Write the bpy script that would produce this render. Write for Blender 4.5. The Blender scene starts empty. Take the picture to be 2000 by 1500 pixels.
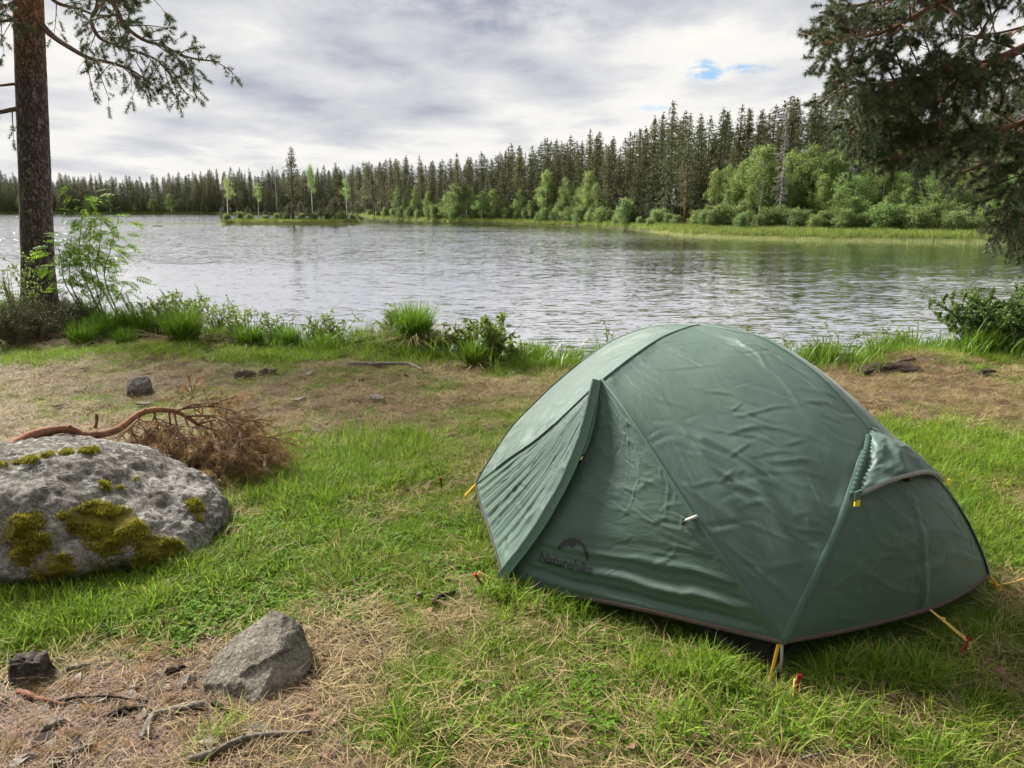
import bpy, bmesh, math, random
import numpy as np
from mathutils import Vector, Matrix
from mathutils.bvhtree import BVHTree

SC = bpy.context.scene
COL = SC.collection
RNG = np.random.default_rng(11)
random.seed(5)

# ------------------------------------------------------------------ camera
CAM_H, PITCH, FPX = 1.65, math.radians(13.1), 1500.0
cam = bpy.data.cameras.new('camera')
cam.sensor_width = 36.0
cam.lens = 36.0 * FPX / 2000.0
cam.clip_start, cam.clip_end = 0.05, 3000.0
camo = bpy.data.objects.new('camera', cam)
COL.objects.link(camo)
camo.location = (0, 0, CAM_H)
camo.rotation_euler = (math.pi / 2 - PITCH, 0, 0)
SC.camera = camo
SC.render.resolution_x, SC.render.resolution_y = 1024, 768

# ------------------------------------------------------------------ exposure
SC.view_settings.view_transform = 'Standard'
SC.view_settings.look = 'None'
SC.view_settings.exposure = 1.5
SC.view_settings.gamma = 1.0
SC.cycles.use_denoising = True
SC.cycles.use_adaptive_sampling = True
SC.cycles.adaptive_threshold = 0.03
SC.cycles.glossy_bounces = 2
SC.cycles.max_bounces = 4
SC.cycles.diffuse_bounces = 2
SC.cycles.transmission_bounces = 2
SC.cycles.transparent_max_bounces = 4
SC.cycles.sample_clamp_indirect = 4.0

# ------------------------------------------------------------------ node helper
class NG:
    def __init__(s, tree):
        s.t = tree
        tree.nodes.clear()
    def n(s, typ, props=None, **ins):
        nd = s.t.nodes.new(typ)
        for k, v in (props or {}).items():
            setattr(nd, k, v)
        for k, v in ins.items():
            key = int(k[1:]) if k[0] == '_' and k[1:].isdigit() else k.replace('_', ' ')
            sk = nd.inputs[key]
            if isinstance(v, bpy.types.NodeSocket):
                s.t.links.new(v, sk)
            elif isinstance(v, bpy.types.Node):
                s.t.links.new(v.outputs[0], sk)
            else:
                if sk.type == 'RGBA' and len(v) == 3:
                    v = (*v, 1)
                sk.default_value = v
        return nd
    def math(s, op, a, b=0.0, c=None, clamp=False):
        kw = dict(_0=a, _1=b)
        if c is not None:
            kw['_2'] = c
        return s.n('ShaderNodeMath', dict(operation=op, use_clamp=clamp), **kw).outputs[0]
    def mix(s, f, a, b, blend='MIX'):
        nd = s.n('ShaderNodeMix', dict(data_type='RGBA', blend_type=blend), _0=f, _6=a, _7=b)
        return nd.outputs[2]
    def ramp(s, f, stops, interp='LINEAR'):
        nd = s.n('ShaderNodeValToRGB', None, _0=f)
        cr = nd.color_ramp
        cr.interpolation = interp
        while len(cr.elements) < len(stops):
            cr.elements.new(0.5)
        for e, (p, c) in zip(cr.elements, stops):
            e.position = p
            e.color = (*c, 1) if len(c) == 3 else c
        return nd.outputs[0]
    def noise(s, vec, scale, detail=4.0, rough=0.5, dist=0.0, out=0):
        nd = s.n('ShaderNodeTexNoise', None, Vector=vec, Scale=scale, Detail=detail, Roughness=rough, Distortion=dist)
        return nd.outputs[out]
    def maprange(s, v, a, b, c=0.0, d=1.0, kind='SMOOTHSTEP'):
        return s.n('ShaderNodeMapRange', dict(interpolation_type=kind), _0=v, _1=a, _2=b, _3=c, _4=d).outputs[0]
    def mapping(s, vec, scale=(1, 1, 1), loc=(0, 0, 0), rot=(0, 0, 0)):
        return s.n('ShaderNodeMapping', None, Vector=vec, Scale=scale, Location=loc, Rotation=rot).outputs[0]

# ------------------------------------------------------------------ world: broken overcast sky
SUN_DIR = Vector((-0.56, 0.55, 0.62)).normalized()      # towards the sun
sun_el = math.asin(SUN_DIR.z)
sun_az = math.atan2(SUN_DIR.x, SUN_DIR.y)
world = bpy.data.worlds.new('World')
SC.world = world
world.use_nodes = True
world.cycles.sampling_method = 'MANUAL'
world.cycles.sample_map_resolution = 512
g = NG(world.node_tree)
tc = g.n('ShaderNodeTexCoord').outputs['Generated']
sx = g.n('ShaderNodeSeparateXYZ', None, _0=tc)
X, Y, Z = sx.outputs
zc = g.math('ADD', g.math('MAXIMUM', Z, 0.0), 0.11)
plane = g.n('ShaderNodeCombineXYZ', None, _0=g.math('DIVIDE', X, zc), _1=g.math('DIVIDE', Y, zc), _2=0.0).outputs[0]
az = g.math('DIVIDE', X, g.math('MAXIMUM', Y, 0.05))
elv = g.math('DIVIDE', Z, g.math('MAXIMUM', Y, 0.05))
wob = g.noise(g.mapping(tc, (14, 14, 30)), 1.0, 6, 0.62)
def puff(a0, e0, ra, re, w=0.8):
    da = g.math('DIVIDE', g.math('SUBTRACT', az, a0), ra)
    de = g.math('DIVIDE', g.math('SUBTRACT', elv, e0), re)
    d2 = g.math('ADD', g.math('MULTIPLY', da, da), g.math('MULTIPLY', de, de))
    d2 = g.math('ADD', d2, g.math('MULTIPLY', g.math('SUBTRACT', wob, 0.5), w * 4))
    return g.maprange(d2, 1.6, 0.0)
n1 = g.noise(g.mapping(plane, (0.9, 0.8, 1), (3.1, 1.7, 0)), 0.62, 8, 0.52, 0.12)
n2 = g.noise(g.mapping(plane, (1.1, 0.75, 1), (7.4, 2.2, 2.0)), 1.5, 7, 0.55, 0.15)
lump = g.n('ShaderNodeTexVoronoi', dict(feature='SMOOTH_F1'), Vector=g.mapping(g.n('ShaderNodeVectorMath', dict(operation='ADD'), _0=plane, _1=g.n('ShaderNodeVectorMath', dict(operation='SCALE'), _0=g.noise(plane, 2.6, 5, 0.6, 0, 1), Scale=0.55).outputs[0]).outputs[0], (1.0, 0.6, 1)), Scale=1.9, Smoothness=0.35).outputs[0]
thick = g.math('ADD', g.math('MULTIPLY', n1, 0.50), g.math('MULTIPLY', n2, 0.34))
thick = g.math('ADD', thick, g.math('MULTIPLY', g.math('SUBTRACT', 0.62, lump), 0.20))
thick = g.math('ADD', thick, 0.045)
thick = g.math('ADD', thick, g.math('MULTIPLY', puff(0.25, 0.245, 0.36, 0.05), 0.13))
thick = g.math('ADD', thick, g.math('MULTIPLY', puff(-0.10, 0.205, 0.18, 0.06), 0.07))
thick = g.math('ADD', thick, g.math('MULTIPLY', puff(-0.38, 0.085, 0.10, 0.035), 0.05))
thick = g.math('SUBTRACT', thick, g.math('MULTIPLY', puff(-0.02, 0.065, 0.7, 0.03, 0.4), 0.05))
cloud = g.ramp(thick, [(0.36, (0.355, 0.346, 0.330)), (0.44, (0.330, 0.324, 0.314)), (0.475, (0.290, 0.290, 0.292)), (0.52, (0.258, 0.261, 0.270)), (0.59, (0.212, 0.218, 0.236)), (0.69, (0.135, 0.146, 0.182))])
hole = g.math('MAXIMUM', puff(0.232, 0.161, 0.026, 0.012, 1.5), puff(0.292, 0.163, 0.036, 0.006, 1.5))
hole = g.math('MAXIMUM', hole, g.math('MULTIPLY', puff(0.176, 0.1175, 0.030, 0.005, 1.5), 0.6))
sky = g.n('ShaderNodeTexSky', dict(sky_type='NISHITA', sun_disc=False, sun_elevation=sun_el, sun_rotation=sun_az, ozone_density=2.2, dust_density=0.4)).outputs[0]
blue = g.n('ShaderNodeVectorMath', dict(operation='MULTIPLY'), _0=sky, _1=(0.036, 0.044, 0.050)).outputs[0]
hole = g.math('MULTIPLY', hole, g.maprange(g.noise(g.mapping(tc, (30, 30, 90)), 1.0, 5, 0.6), 0.36, 0.60))
hole = g.math('MULTIPLY', hole, g.maprange(Y, 0.05, 0.2))
skycol = g.mix(hole, cloud, blue)
bg = g.n('ShaderNodeBackground', None, Color=skycol, Strength=1.0)
g.n('ShaderNodeOutputWorld', None, Surface=bg.outputs[0])

sun = bpy.data.lights.new('sun', 'SUN')
sun.energy = 4.6
sun.angle = math.radians(14)
sun.color = (1.0, 0.95, 0.86)
suno = bpy.data.objects.new('sun', sun)
COL.objects.link(suno)
suno.rotation_euler = SUN_DIR.to_track_quat('Z', 'Y').to_euler()
suno.location = SUN_DIR * 60

# ------------------------------------------------------------------ small maths
FW = np.array([0, math.cos(PITCH), -math.sin(PITCH)])
UP = np.array([0, math.sin(PITCH), math.cos(PITCH)])
RT = np.array([1.0, 0, 0])
CP = np.array([0, 0, CAM_H])
WATER = -0.9
def sight(x, y):
    return FW + RT * (x - 1000) / FPX + UP * (750 - y) / FPX
def on_z(x, y, z=0.0):
    d = sight(x, y)
    return CP + d * ((z - CAM_H) / d[2])
def at_y(x, y, Y):
    d = sight(x, y)
    return CP + d * (Y / d[1])

def _h(ix, iy, seed):
    n = (ix.astype(np.int64) * 374761393 + iy.astype(np.int64) * 668265263 + seed * 2147483647) & 0xffffffff
    n = ((n ^ (n >> 13)) * 1274126177) & 0xffffffff
    return ((n ^ (n >> 16)) & 0xffff) / 65535.0
def vnoise(x, y, seed=0):
    x = np.asarray(x, float); y = np.asarray(y, float)
    ix, iy = np.floor(x), np.floor(y)
    fx, fy = x - ix, y - iy
    fx = fx * fx * (3 - 2 * fx); fy = fy * fy * (3 - 2 * fy)
    a, b = _h(ix, iy, seed), _h(ix + 1, iy, seed)
    c, d = _h(ix, iy + 1, seed), _h(ix + 1, iy + 1, seed)
    return (a * (1 - fx) + b * fx) * (1 - fy) + (c * (1 - fx) + d * fx) * fy
def fbm(x, y, seed=0, oct=4):
    s, a, t = 0.0, 0.5, 0.0
    for o in range(oct):
        s = s + a * vnoise(x * 2 ** o + 17.3 * o, y * 2 ** o - 9.1 * o, seed + o)
        t += a; a *= 0.5
    return s / t
def sstep(x, a, b):
    t = np.clip((np.asarray(x, float) - a) / (b - a), 0, 1)
    return t * t * (3 - 2 * t)
def unit(v):
    return v / np.maximum(np.linalg.norm(v, axis=-1, keepdims=True), 1e-9)
def spline(P, n):
    """Catmull-Rom through P resampled to n points by arc length."""
    P = np.asarray(P, float)
    Q = np.vstack([2 * P[0] - P[1], P, 2 * P[-1] - P[-2]])
    out = []
    for i in range(len(P) - 1):
        p0, p1, p2, p3 = Q[i:i + 4]
        for t in np.linspace(0, 1, 16, endpoint=False):
            out.append(0.5 * (2 * p1 + (p2 - p0) * t + (2 * p0 - 5 * p1 + 4 * p2 - p3) * t * t + (3 * p1 - p0 - 3 * p2 + p3) * t ** 3))
    out.append(P[-1])
    out = np.array(out)
    s = np.concatenate([[0], np.cumsum(np.linalg.norm(np.diff(out, axis=0), axis=1))])
    tt = np.linspace(0, s[-1], n)
    return np.stack([np.interp(tt, s, out[:, k]) for k in range(3)], 1)

# ------------------------------------------------------------------ mesh helpers
class MB:
    """collects triangles / quads with a per-vertex tint"""
    def __init__(s):
        s.V, s.T, s.Q, s.A, s.n = [], [], [], [], 0
    def add(s, V, tris=None, quads=None, tint=0.5):
        V = np.asarray(V, float).reshape(-1, 3)
        if tris is not None and len(tris): s.T.append(np.asarray(tris, int).reshape(-1, 3) + s.n)
        if quads is not None and len(quads): s.Q.append(np.asarray(quads, int).reshape(-1, 4) + s.n)
        s.V.append(V)
        s.A.append(np.full(len(V), tint) if np.isscalar(tint) else np.asarray(tint, float))
        s.n += len(V)
        return s
    def mesh(s, name, mats, smooth=True):
        V = np.vstack(s.V); me = bpy.data.meshes.new(name)
        T = np.vstack(s.T) if s.T else np.zeros((0, 3), int)
        Q = np.vstack(s.Q) if s.Q else np.zeros((0, 4), int)
        me.vertices.add(len(V)); me.vertices.foreach_set('co', V.astype(np.float32).ravel())
        nl = T.size + Q.size
        me.loops.add(nl); me.loops.foreach_set('vertex_index', np.concatenate([T.ravel(), Q.ravel()]).astype(np.int32))
        me.polygons.add(len(T) + len(Q))
        ls = np.concatenate([np.arange(len(T)) * 3, T.size + np.arange(len(Q)) * 4]).astype(np.int32)
        me.polygons.foreach_set('loop_start', ls)
        me.update(calc_edges=True)
        me.polygons.foreach_set('use_smooth', np.full(len(T) + len(Q), smooth))
        at = me.attributes.new('tint', 'FLOAT', 'POINT'); at.data.foreach_set('value', np.concatenate(s.A).astype(np.float32))
        for m in (mats if isinstance(mats, (list, tuple)) else [mats]):
            me.materials.append(m)
        me.validate()
        return me
    def obj(s, name, mat, parent=None, smooth=True):
        return link(bpy.data.objects.new(name, s.mesh(name, mat, smooth)), parent)
def link(o, parent=None, col=None):
    (col or COL).objects.link(o)
    if parent is not None:
        o.parent = parent
    return o
def tag(o, label, cat, group=None, kind=None):
    o['label'] = label; o['category'] = cat
    if group: o['group'] = group
    if kind: o['kind'] = kind
    return o
def structure(o):
    o['kind'] = 'structure'
    return o
def empty(name, label, cat, loc=(0, 0, 0), group=None):
    o = link(bpy.data.objects.new(name, None))
    o.empty_display_size = 0.1
    o.location = loc
    return tag(o, label, cat, group)
def copy_tree(o, parent=None):
    c = o.copy(); COL.objects.link(c)
    if parent is not None: c.parent = parent
    for ch in o.children:
        copy_tree(ch, c)
    return c
def grid_quads(nu, nv, wrap=False):
    i = np.arange(nu - (0 if wrap else 1)); j = np.arange(nv - 1)
    I, J = np.meshgrid(i, j, indexing='ij')
    I2 = (I + 1) % nu
    return np.stack([I * nv + J, I2 * nv + J, I2 * nv + J + 1, I * nv + J + 1], -1).reshape(-1, 4)
def frame_along(P):
    T = unit(np.gradient(P, axis=0))
    a = np.array([0, 0, 1.0]) if abs(T[0][2]) < 0.9 else np.array([1.0, 0, 0])
    N = []
    n = unit(np.cross(T[0], a))
    for t in T:
        n = unit(n - t * (n @ t)); N.append(n)
    N = np.array(N)
    return T, N, np.cross(T, N)
def tube(mb, P, R, k=6, tint=0.5, cap=True):
    P = np.asarray(P, float)
    R = np.broadcast_to(np.asarray(R, float), (len(P),))
    T, N, B = frame_along(P)
    th = np.arange(k) / k * 2 * math.pi
    V = P[None] + R[None, :, None] * (np.cos(th)[:, None, None] * N[None] + np.sin(th)[:, None, None] * B[None])
    n = len(P)
    V = V.reshape(-1, 3)
    q = grid_quads(k, n, True)
    tr = []
    if cap:
        V = np.vstack([V, P[0], P[-1]])
        for i in range(k):
            j = (i + 1) % k
            tr += [(k * n, j * n, i * n), (k * n + 1, i * n + n - 1, j * n + n - 1)]
    mb.add(V, tr, q, tint)
    return mb
def rand_unit(n, rng=RNG):
    return unit(rng.normal(size=(n, 3)))
def leaf_quads(mb, P, D, W, L, tint, rng=RNG, fold=0.0):
    """leaves as pointed diamonds (two triangles each): base P, direction D, half width W, length L"""
    n = len(P)
    S = unit(np.cross(D, rand_unit(n, rng)))
    L = np.broadcast_to(L, (n,))[:, None]; W = np.broadcast_to(W, (n,))[:, None]
    Nn = np.cross(S, D)
    A = P; C = P + D * L
    m = P + D * L * 0.45 + Nn * L * fold
    V = np.stack([A, m + S * W, C, m - S * W], 1).reshape(-1, 3)
    i = np.arange(n)[:, None] * 4
    mb.add(V, np.vstack([i + [0, 1, 2], i + [0, 2, 3]]), None, np.repeat(np.broadcast_to(tint, (n,)), 4))

# ------------------------------------------------------------------ materials
def new_mat(name):
    m = bpy.data.materials.new(name); m.use_nodes = True
    g = NG(m.node_tree)
    return m, g
def finish(g, shader, disp=None):
    out = g.n('ShaderNodeOutputMaterial', None, Surface=shader)
    return out
def leaf_mat(name, a, b, trans=0.35, rough=0.55, spec=0.25, var=0.18, c=None, dry=None):
    """two-tone leaf: tint picks the tone, object and instance seeds vary it"""
    m, g = new_mat(name)
    t = g.n('ShaderNodeAttribute', dict(attribute_name='tint')).outputs['Fac']
    stops = [(0.0, a), (1.0, b)] if c is None else [(0.0, a), (0.6, b), (1.0, c)]
    col = g.ramp(t, stops)
    oi = g.n('ShaderNodeObjectInfo').outputs['Random']
    val = g.maprange(oi, 0, 1, 1 - var, 1 + var, 'LINEAR')
    hue = g.maprange(g.math('FRACT', g.math('MULTIPLY', oi, 7.31)), 0, 1, 0.5 - var * 0.07, 0.5 + var * 0.07, 'LINEAR')
    if dry is not None:
        d = g.n('ShaderNodeAttribute', dict(attribute_name='dry', attribute_type='INSTANCER')).outputs['Fac']
        dcol = g.ramp(t, [(0.0, dry[0]), (1.0, dry[1])])
        col = g.mix(d, col, dcol)
    col = g.n('ShaderNodeHueSaturation', None, Hue=hue, Saturation=1.0, Value=val, Fac=1.0, Color=col).outputs[0]
    p = g.n('ShaderNodeBsdfPrincipled', None, Base_Color=col, Roughness=rough)
    p.inputs['Specular IOR Level'].default_value = spec
    if trans > 0:
        tl = g.n('ShaderNodeBsdfTranslucent', None, Color=col)
        sh = g.n('ShaderNodeMixShader', None, _0=trans, _1=p.outputs[0], _2=tl.outputs[0]).outputs[0]
    else:
        sh = p.outputs[0]
    finish(g, sh)
    return m
def simple_mat(name, a, b=None, rough=0.6, scale=20, spec=0.4, metal=0.0, bump=0.0, bscale=80, stretch=(1, 1, 1)):
    m, g = new_mat(name)
    co = g.mapping(g.n('ShaderNodeTexCoord').outputs['Object'], stretch)
    col = g.ramp(g.noise(co, scale, 5, 0.6), [(0.3, a), (0.7, b or a)])
    p = g.n('ShaderNodeBsdfPrincipled', None, Base_Color=col, Roughness=rough, Metallic=metal)
    p.inputs['Specular IOR Level'].default_value = spec
    if bump:
        bn = g.n('ShaderNodeBump', None, Strength=bump, Distance=0.02, Height=g.noise(co, bscale, 6, 0.65))
        g.t.links.new(bn.outputs[0], p.inputs['Normal'])
    finish(g, p.outputs[0])
    return m
# ================================================================== SETTING
# ------------------------------------------------------------------ camp ground
EDGE_X = [-40, -12, -8.0, -6.6, -5.2, -3.8, -2.3, -1.2, -0.3, 0.9, 2.5, 3.6, 4.4, 5.7, 8, 14, 40]
EDGE_Y = [16, 13.2, 12.3, 11.6, 10.5, 9.5, 8.9, 8.85, 8.2, 8.1, 8.2, 7.9, 8.75, 8.8, 9.2, 10.5, 14]
def edge_y(x):
    return np.interp(x, EDGE_X, EDGE_Y) + 0.22 * (vnoise(x * 1.3, 0 * x + 3.3, 5) - 0.5)
MOUNDS = [(*on_z(795, 692)[:2], 0.16, 0.40), (*on_z(1790, 712)[:2], 0.13, 0.55), (*on_z(330, 690)[:2], 0.06, 0.5), (-6.9, 11.3, 0.10, 0.9)]
def ground_z(x, y):
    x = np.asarray(x, float); y = np.asarray(y, float)
    z = 0.07 * (fbm(x * 0.7, y * 0.7, 3, 3) - 0.5) + 0.022 * (fbm(x * 4.1, y * 4.1, 9, 3) - 0.5)
    for mx, my, h, r in MOUNDS:
        z = z + h * np.exp(-((x - mx) ** 2 + (y - my) ** 2) / r ** 2)
    d = y - edge_y(x)
    return z - 1.35 * sstep(d, -0.15, 1.7) - 0.02 * np.clip(d, 0, 40)
def blob(px, py, rx, ry, w):
    c = on_z(px, py); dist = np.linalg.norm(c - CP)
    return c[0], c[1], rx * dist / FPX, abs(on_z(px, py - ry)[1] - on_z(px, py + ry)[1]) / 2, w
BLOBS = [blob(*b) for b in [
    (700, 905, 190, 60, .55), (600, 1000, 170, 80, .55), (850, 1080, 150, 70, .5), (500, 1120, 130, 90, .5), (820, 980, 150, 60, .4),
    (1200, 1235, 230, 55, .5), (1900, 890, 120, 60, .75), (1950, 1050, 80, 100, .6), (1850, 1390, 150, 80, .4), (1450, 1420, 180, 60, .35),
    (1600, 1290, 150, 50, .4), (1800, 1240, 130, 60, .5), (850, 1350, 250, 80, .22), (1060, 1300, 150, 60, .15), (700, 1460, 150, 50, .15), (1930, 1200, 80, 60, .4), (100, 1205, 150, 50, .7), (560, 690, 150, 14, .6), (480, 745, 90, 20, .25), (1010, 820, 90, 40, .25), (1000, 720, 120, 14, .4),
    (60, 700, 60, 20, .3), (1130, 760, 60, 20, .2), (1990, 1250, 60, 120, .3), (950, 1440, 120, 50, .15),
    (170, 1440, 230, 110, -1.1), (330, 1330, 110, 55, -.8), (760, 1260, 140, 45, -.32), (640, 1400, 90, 60, -.15), (510, 1400, 70, 35, -.6),
    (250, 738, 260, 20, -.42), (700, 775, 220, 34, -.34), (130, 825, 150, 28, -.3), (1800, 765, 210, 34, -.5), (1990, 965, 40, 40, -.6),
    (1750, 1390, 80, 35, -.35), (440, 1045, 45, 45, -.5), (910, 718, 50, 14, -.6), (380, 700, 60, 12, -.5), (1100, 1330, 100, 50, -.12), (900, 1400, 80, 50, -.05)]]
def greenness(x, y):
    x = np.asarray(x, float); y = np.asarray(y, float)
    s = 0.54 + 0 * x
    for cx, cy, rx, ry, w in BLOBS:
        s = s + w * np.exp(-(((x - cx) / rx) ** 2 + ((y - cy) / ry) ** 2))
    s = s + 0.75 * (fbm(x * 1.7, y * 1.7, 21, 4) - 0.5) + 0.6 * (fbm(x * 6, y * 6, 31, 3) - 0.5)
    return np.clip(s, 0, 1)

def axis(*segs):
    out = []
    for a, b, st in segs:
        out.append(np.arange(a, b, st))
    return np.concatenate(out)
gx = axis((-60, -14, 2.0), (-14, -6, 0.2), (-6, 6, 0.05), (6, 14, 0.2), (14, 62, 2.0))
gy = axis((-40, -2, 2.0), (-2, 1, 0.25), (1, 9.5, 0.05), (9.5, 14, 0.15), (14, 22, 1.0))
GX, GY = np.meshgrid(gx, gy, indexing='ij')
GZ = ground_z(GX, GY)
m, g = new_mat('forest_soil')
co = g.n('ShaderNodeTexCoord').outputs['Object']
gr = g.n('ShaderNodeAttribute', dict(attribute_name='tint')).outputs['Fac']
fine = g.noise(co, 55, 8, 0.7)
mid = g.noise(co, 9, 6, 0.65)
soil = g.ramp(fine, [(0.30, (0.030, 0.021, 0.015)), (0.48, (0.10, 0.068, 0.043)), (0.62, (0.19, 0.13, 0.08)), (0.75, (0.30, 0.22, 0.14))])
dark = g.ramp(fine, [(0.3, (0.022, 0.017, 0.013)), (0.7, (0.11, 0.078, 0.05))])
soil = g.mix(g.maprange(mid, 0.52, 0.66), soil, dark)
thatch = g.ramp(fine, [(0.3, (0.028, 0.05, 0.008)), (0.5, (0.075, 0.115, 0.020)), (0.7, (0.17, 0.19, 0.05))])
gf = g.math('ADD', gr, g.math('MULTIPLY', g.math('SUBTRACT', mid, 0.5), 0.8))
col = g.mix(g.maprange(gf, 0.3, 0.75), soil, thatch)
bp = g.n('ShaderNodeBump', None, Strength=0.9, Distance=0.02, Height=fine)
p = g.n('ShaderNodeBsdfPrincipled', None, Base_Color=col, Roughness=0.95, Normal=bp.outputs[0])
p.inputs['Specular IOR Level'].default_value = 0.1
finish(g, p.outputs[0])
MAT_SOIL = m
mb = MB().add(np.stack([GX, GY, GZ], -1).reshape(-1, 3), None, grid_quads(len(gx), len(gy)), greenness(GX, GY).ravel())
structure(mb.obj('ground', MAT_SOIL))

# ------------------------------------------------------------------ lake
m, g = new_mat('lake_water')
co = g.n('ShaderNodeTexCoord').outputs['Object']
wa = g.noise(g.mapping(co, (0.7, 2.6, 1), (0, 0, 0), (0, 0, 0.12)), 1.0, 3, 0.55, 0.3, 1)
wb = g.noise(g.mapping(co, (2.8, 9.0, 1), (5, 2, 0), (0, 0, -0.10)), 1.0, 3, 0.6, 0.2, 1)
wc = g.noise(g.mapping(co, (9, 22, 1), (1, 7, 0)), 1.0, 2, 0.5, 0, 1)
gust = g.maprange(g.noise(g.mapping(co, (0.02, 0.05, 1)), 1.0, 4, 0.6), 0.38, 0.62, 0.35, 1.3)
def centred(c, k):
    v = g.n('ShaderNodeVectorMath', dict(operation='SUBTRACT'), _0=c, _1=(0.5, 0.5, 0.5)).outputs[0]
    return g.n('ShaderNodeVectorMath', dict(operation='MULTIPLY'), _0=v, _1=k).outputs[0]
s1 = g.n('ShaderNodeVectorMath', dict(operation='ADD'), _0=centred(wa, (0.10, 0.30, 0)), _1=centred(wb, (0.24, 0.85, 0))).outputs[0]
s1 = g.n('ShaderNodeVectorMath', dict(operation='ADD'), _0=s1, _1=centred(wc, (0.16, 0.50, 0))).outputs[0]
s1 = g.n('ShaderNodeVectorMath', dict(operation='SCALE'), _0=s1, Scale=gust).outputs[0]
nv = g.n('ShaderNodeVectorMath', dict(operation='ADD'), _0=s1, _1=(0, -0.030, 1)).outputs[0]
nv = g.n('ShaderNodeVectorMath', dict(operation='NORMALIZE'), _0=nv).outputs[0]
p = g.n('ShaderNodeBsdfPrincipled', None, Base_Color=(0.014, 0.016, 0.016), Roughness=0.10, IOR=1.9, Normal=nv)
gl = g.n('ShaderNodeBsdfGlossy', None, Color=(0.98, 0.98, 0.985), Roughness=0.07, Normal=nv)
sh = g.n('ShaderNodeMixShader', None, _0=0.95, _1=p.outputs[0], _2=gl.outputs[0])
finish(g, sh.outputs[0])
me = bpy.data.meshes.new('lake_water')
me.from_pydata([(-700, 6, WATER), (700, 6, WATER), (700, 900, WATER), (-700, 900, WATER)], [], [(0, 1, 2, 3)])
me.materials.append(m)
structure(link(bpy.data.objects.new('lake_water', me)))

# ------------------------------------------------------------------ far shore
SHORE_PX = [(-900, 419), (-300, 418.5), (0, 418), (400, 418), (680, 419.2), (706, 422), (725, 427), (760, 429), (830, 432.5), (900, 435), (1000, 437), (1100, 440), (1180, 444), (1230, 448),
            (1290, 456), (1340, 462), (1450, 467), (1600, 471), (1750, 473), (1900, 475), (2000, 477), (2300, 486), (2800, 500)]
_sp = [on_z(x, y, WATER) for x, y in SHORE_PX]
SH_T = np.array([q[0] / q[1] for q in _sp]); SH_D = np.array([math.hypot(q[0], q[1]) for q in _sp])
def shore_d(t):
    return np.interp(t, SH_T, SH_D)
def px_t(x):
    return (x - 1000) / FPX / (math.cos(PITCH) + math.sin(PITCH) * (750 - 410) / FPX)
OFFS = [-4, -1.0, 0.0, 0.4, 1.0, 2.5, 5, 9, 14, 22, 35, 60, 110, 220, 420]
ZOFF = [-2.2, -1.15, -0.93, -0.70, -0.62, -0.55, -0.48, -0.40, -0.30, -0.1, 0.2, 0.6, 1.2, 2, 2]
def shore_z(t, off):
    return np.interp(off, OFFS, ZOFF)
ts = np.linspace(-2.2, 2.3, 420)
V = []
for t in ts:
    d0 = shore_d(t); k = 1 / math.hypot(t, 1)
    for o, z in zip(OFFS, ZOFF):
        oo = o + 0.5 * (vnoise(t * 90, 1.5, 4) - 0.5)
        V.append(((d0 + oo) * t * k, (d0 + oo) * k, z + (0.10 * (vnoise(t * 60, o * 0.4, 8) - 0.5) if o > 0.5 else 0)))
MAT_FARSOIL = leaf_mat('far_meadow_soil', (0.018, 0.015, 0.010), (0.12, 0.125, 0.04), 0, 0.95, 0.1, 0)
structure(MB().add(V, None, grid_quads(len(ts), len(OFFS)), np.tile([1.0 if o_ < 12 else 0.0 for o_ in OFFS], len(ts)) * np.repeat(np.where(ts > px_t(1270), 1.0, 0.35), len(OFFS))).obj('far_shore', MAT_FARSOIL))
def far_pt(x, off):
    t = px_t(x); k = 1 / math.hypot(t, 1); d = shore_d(t) + off
    return np.array([d * t * k, d * k, float(shore_z(t, off))])

# island
IC = on_z(572, 437.5, WATER)
nu, nv = 72, 9
V = []
for i in range(nu):
    a = i / nu * 2 * math.pi
    for j in range(nv):
        r = 1.12 - j / (nv - 1) * 1.12
        rr = r * (1 + 0.16 * (vnoise(math.cos(a) * 3 + 5, math.sin(a) * 3, 2) - 0.5))
        zz = -1.3 + 0.92 * float(sstep(1.12 - r, 0, 0.22)) + 0.12 * (1 - r)
        V.append((IC[0] + 10.0 * rr * math.cos(a), IC[1] + 4.0 * rr * math.sin(a), zz))
structure(MB().add(V, None, grid_quads(nu, nv, True), 1.0).obj('island_ground', MAT_FARSOIL))
def island_pt(px, dy=0.0):
    q = at_y(px, 437, IC[1] + dy)
    return np.array([q[0], q[1], -0.36])

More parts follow.
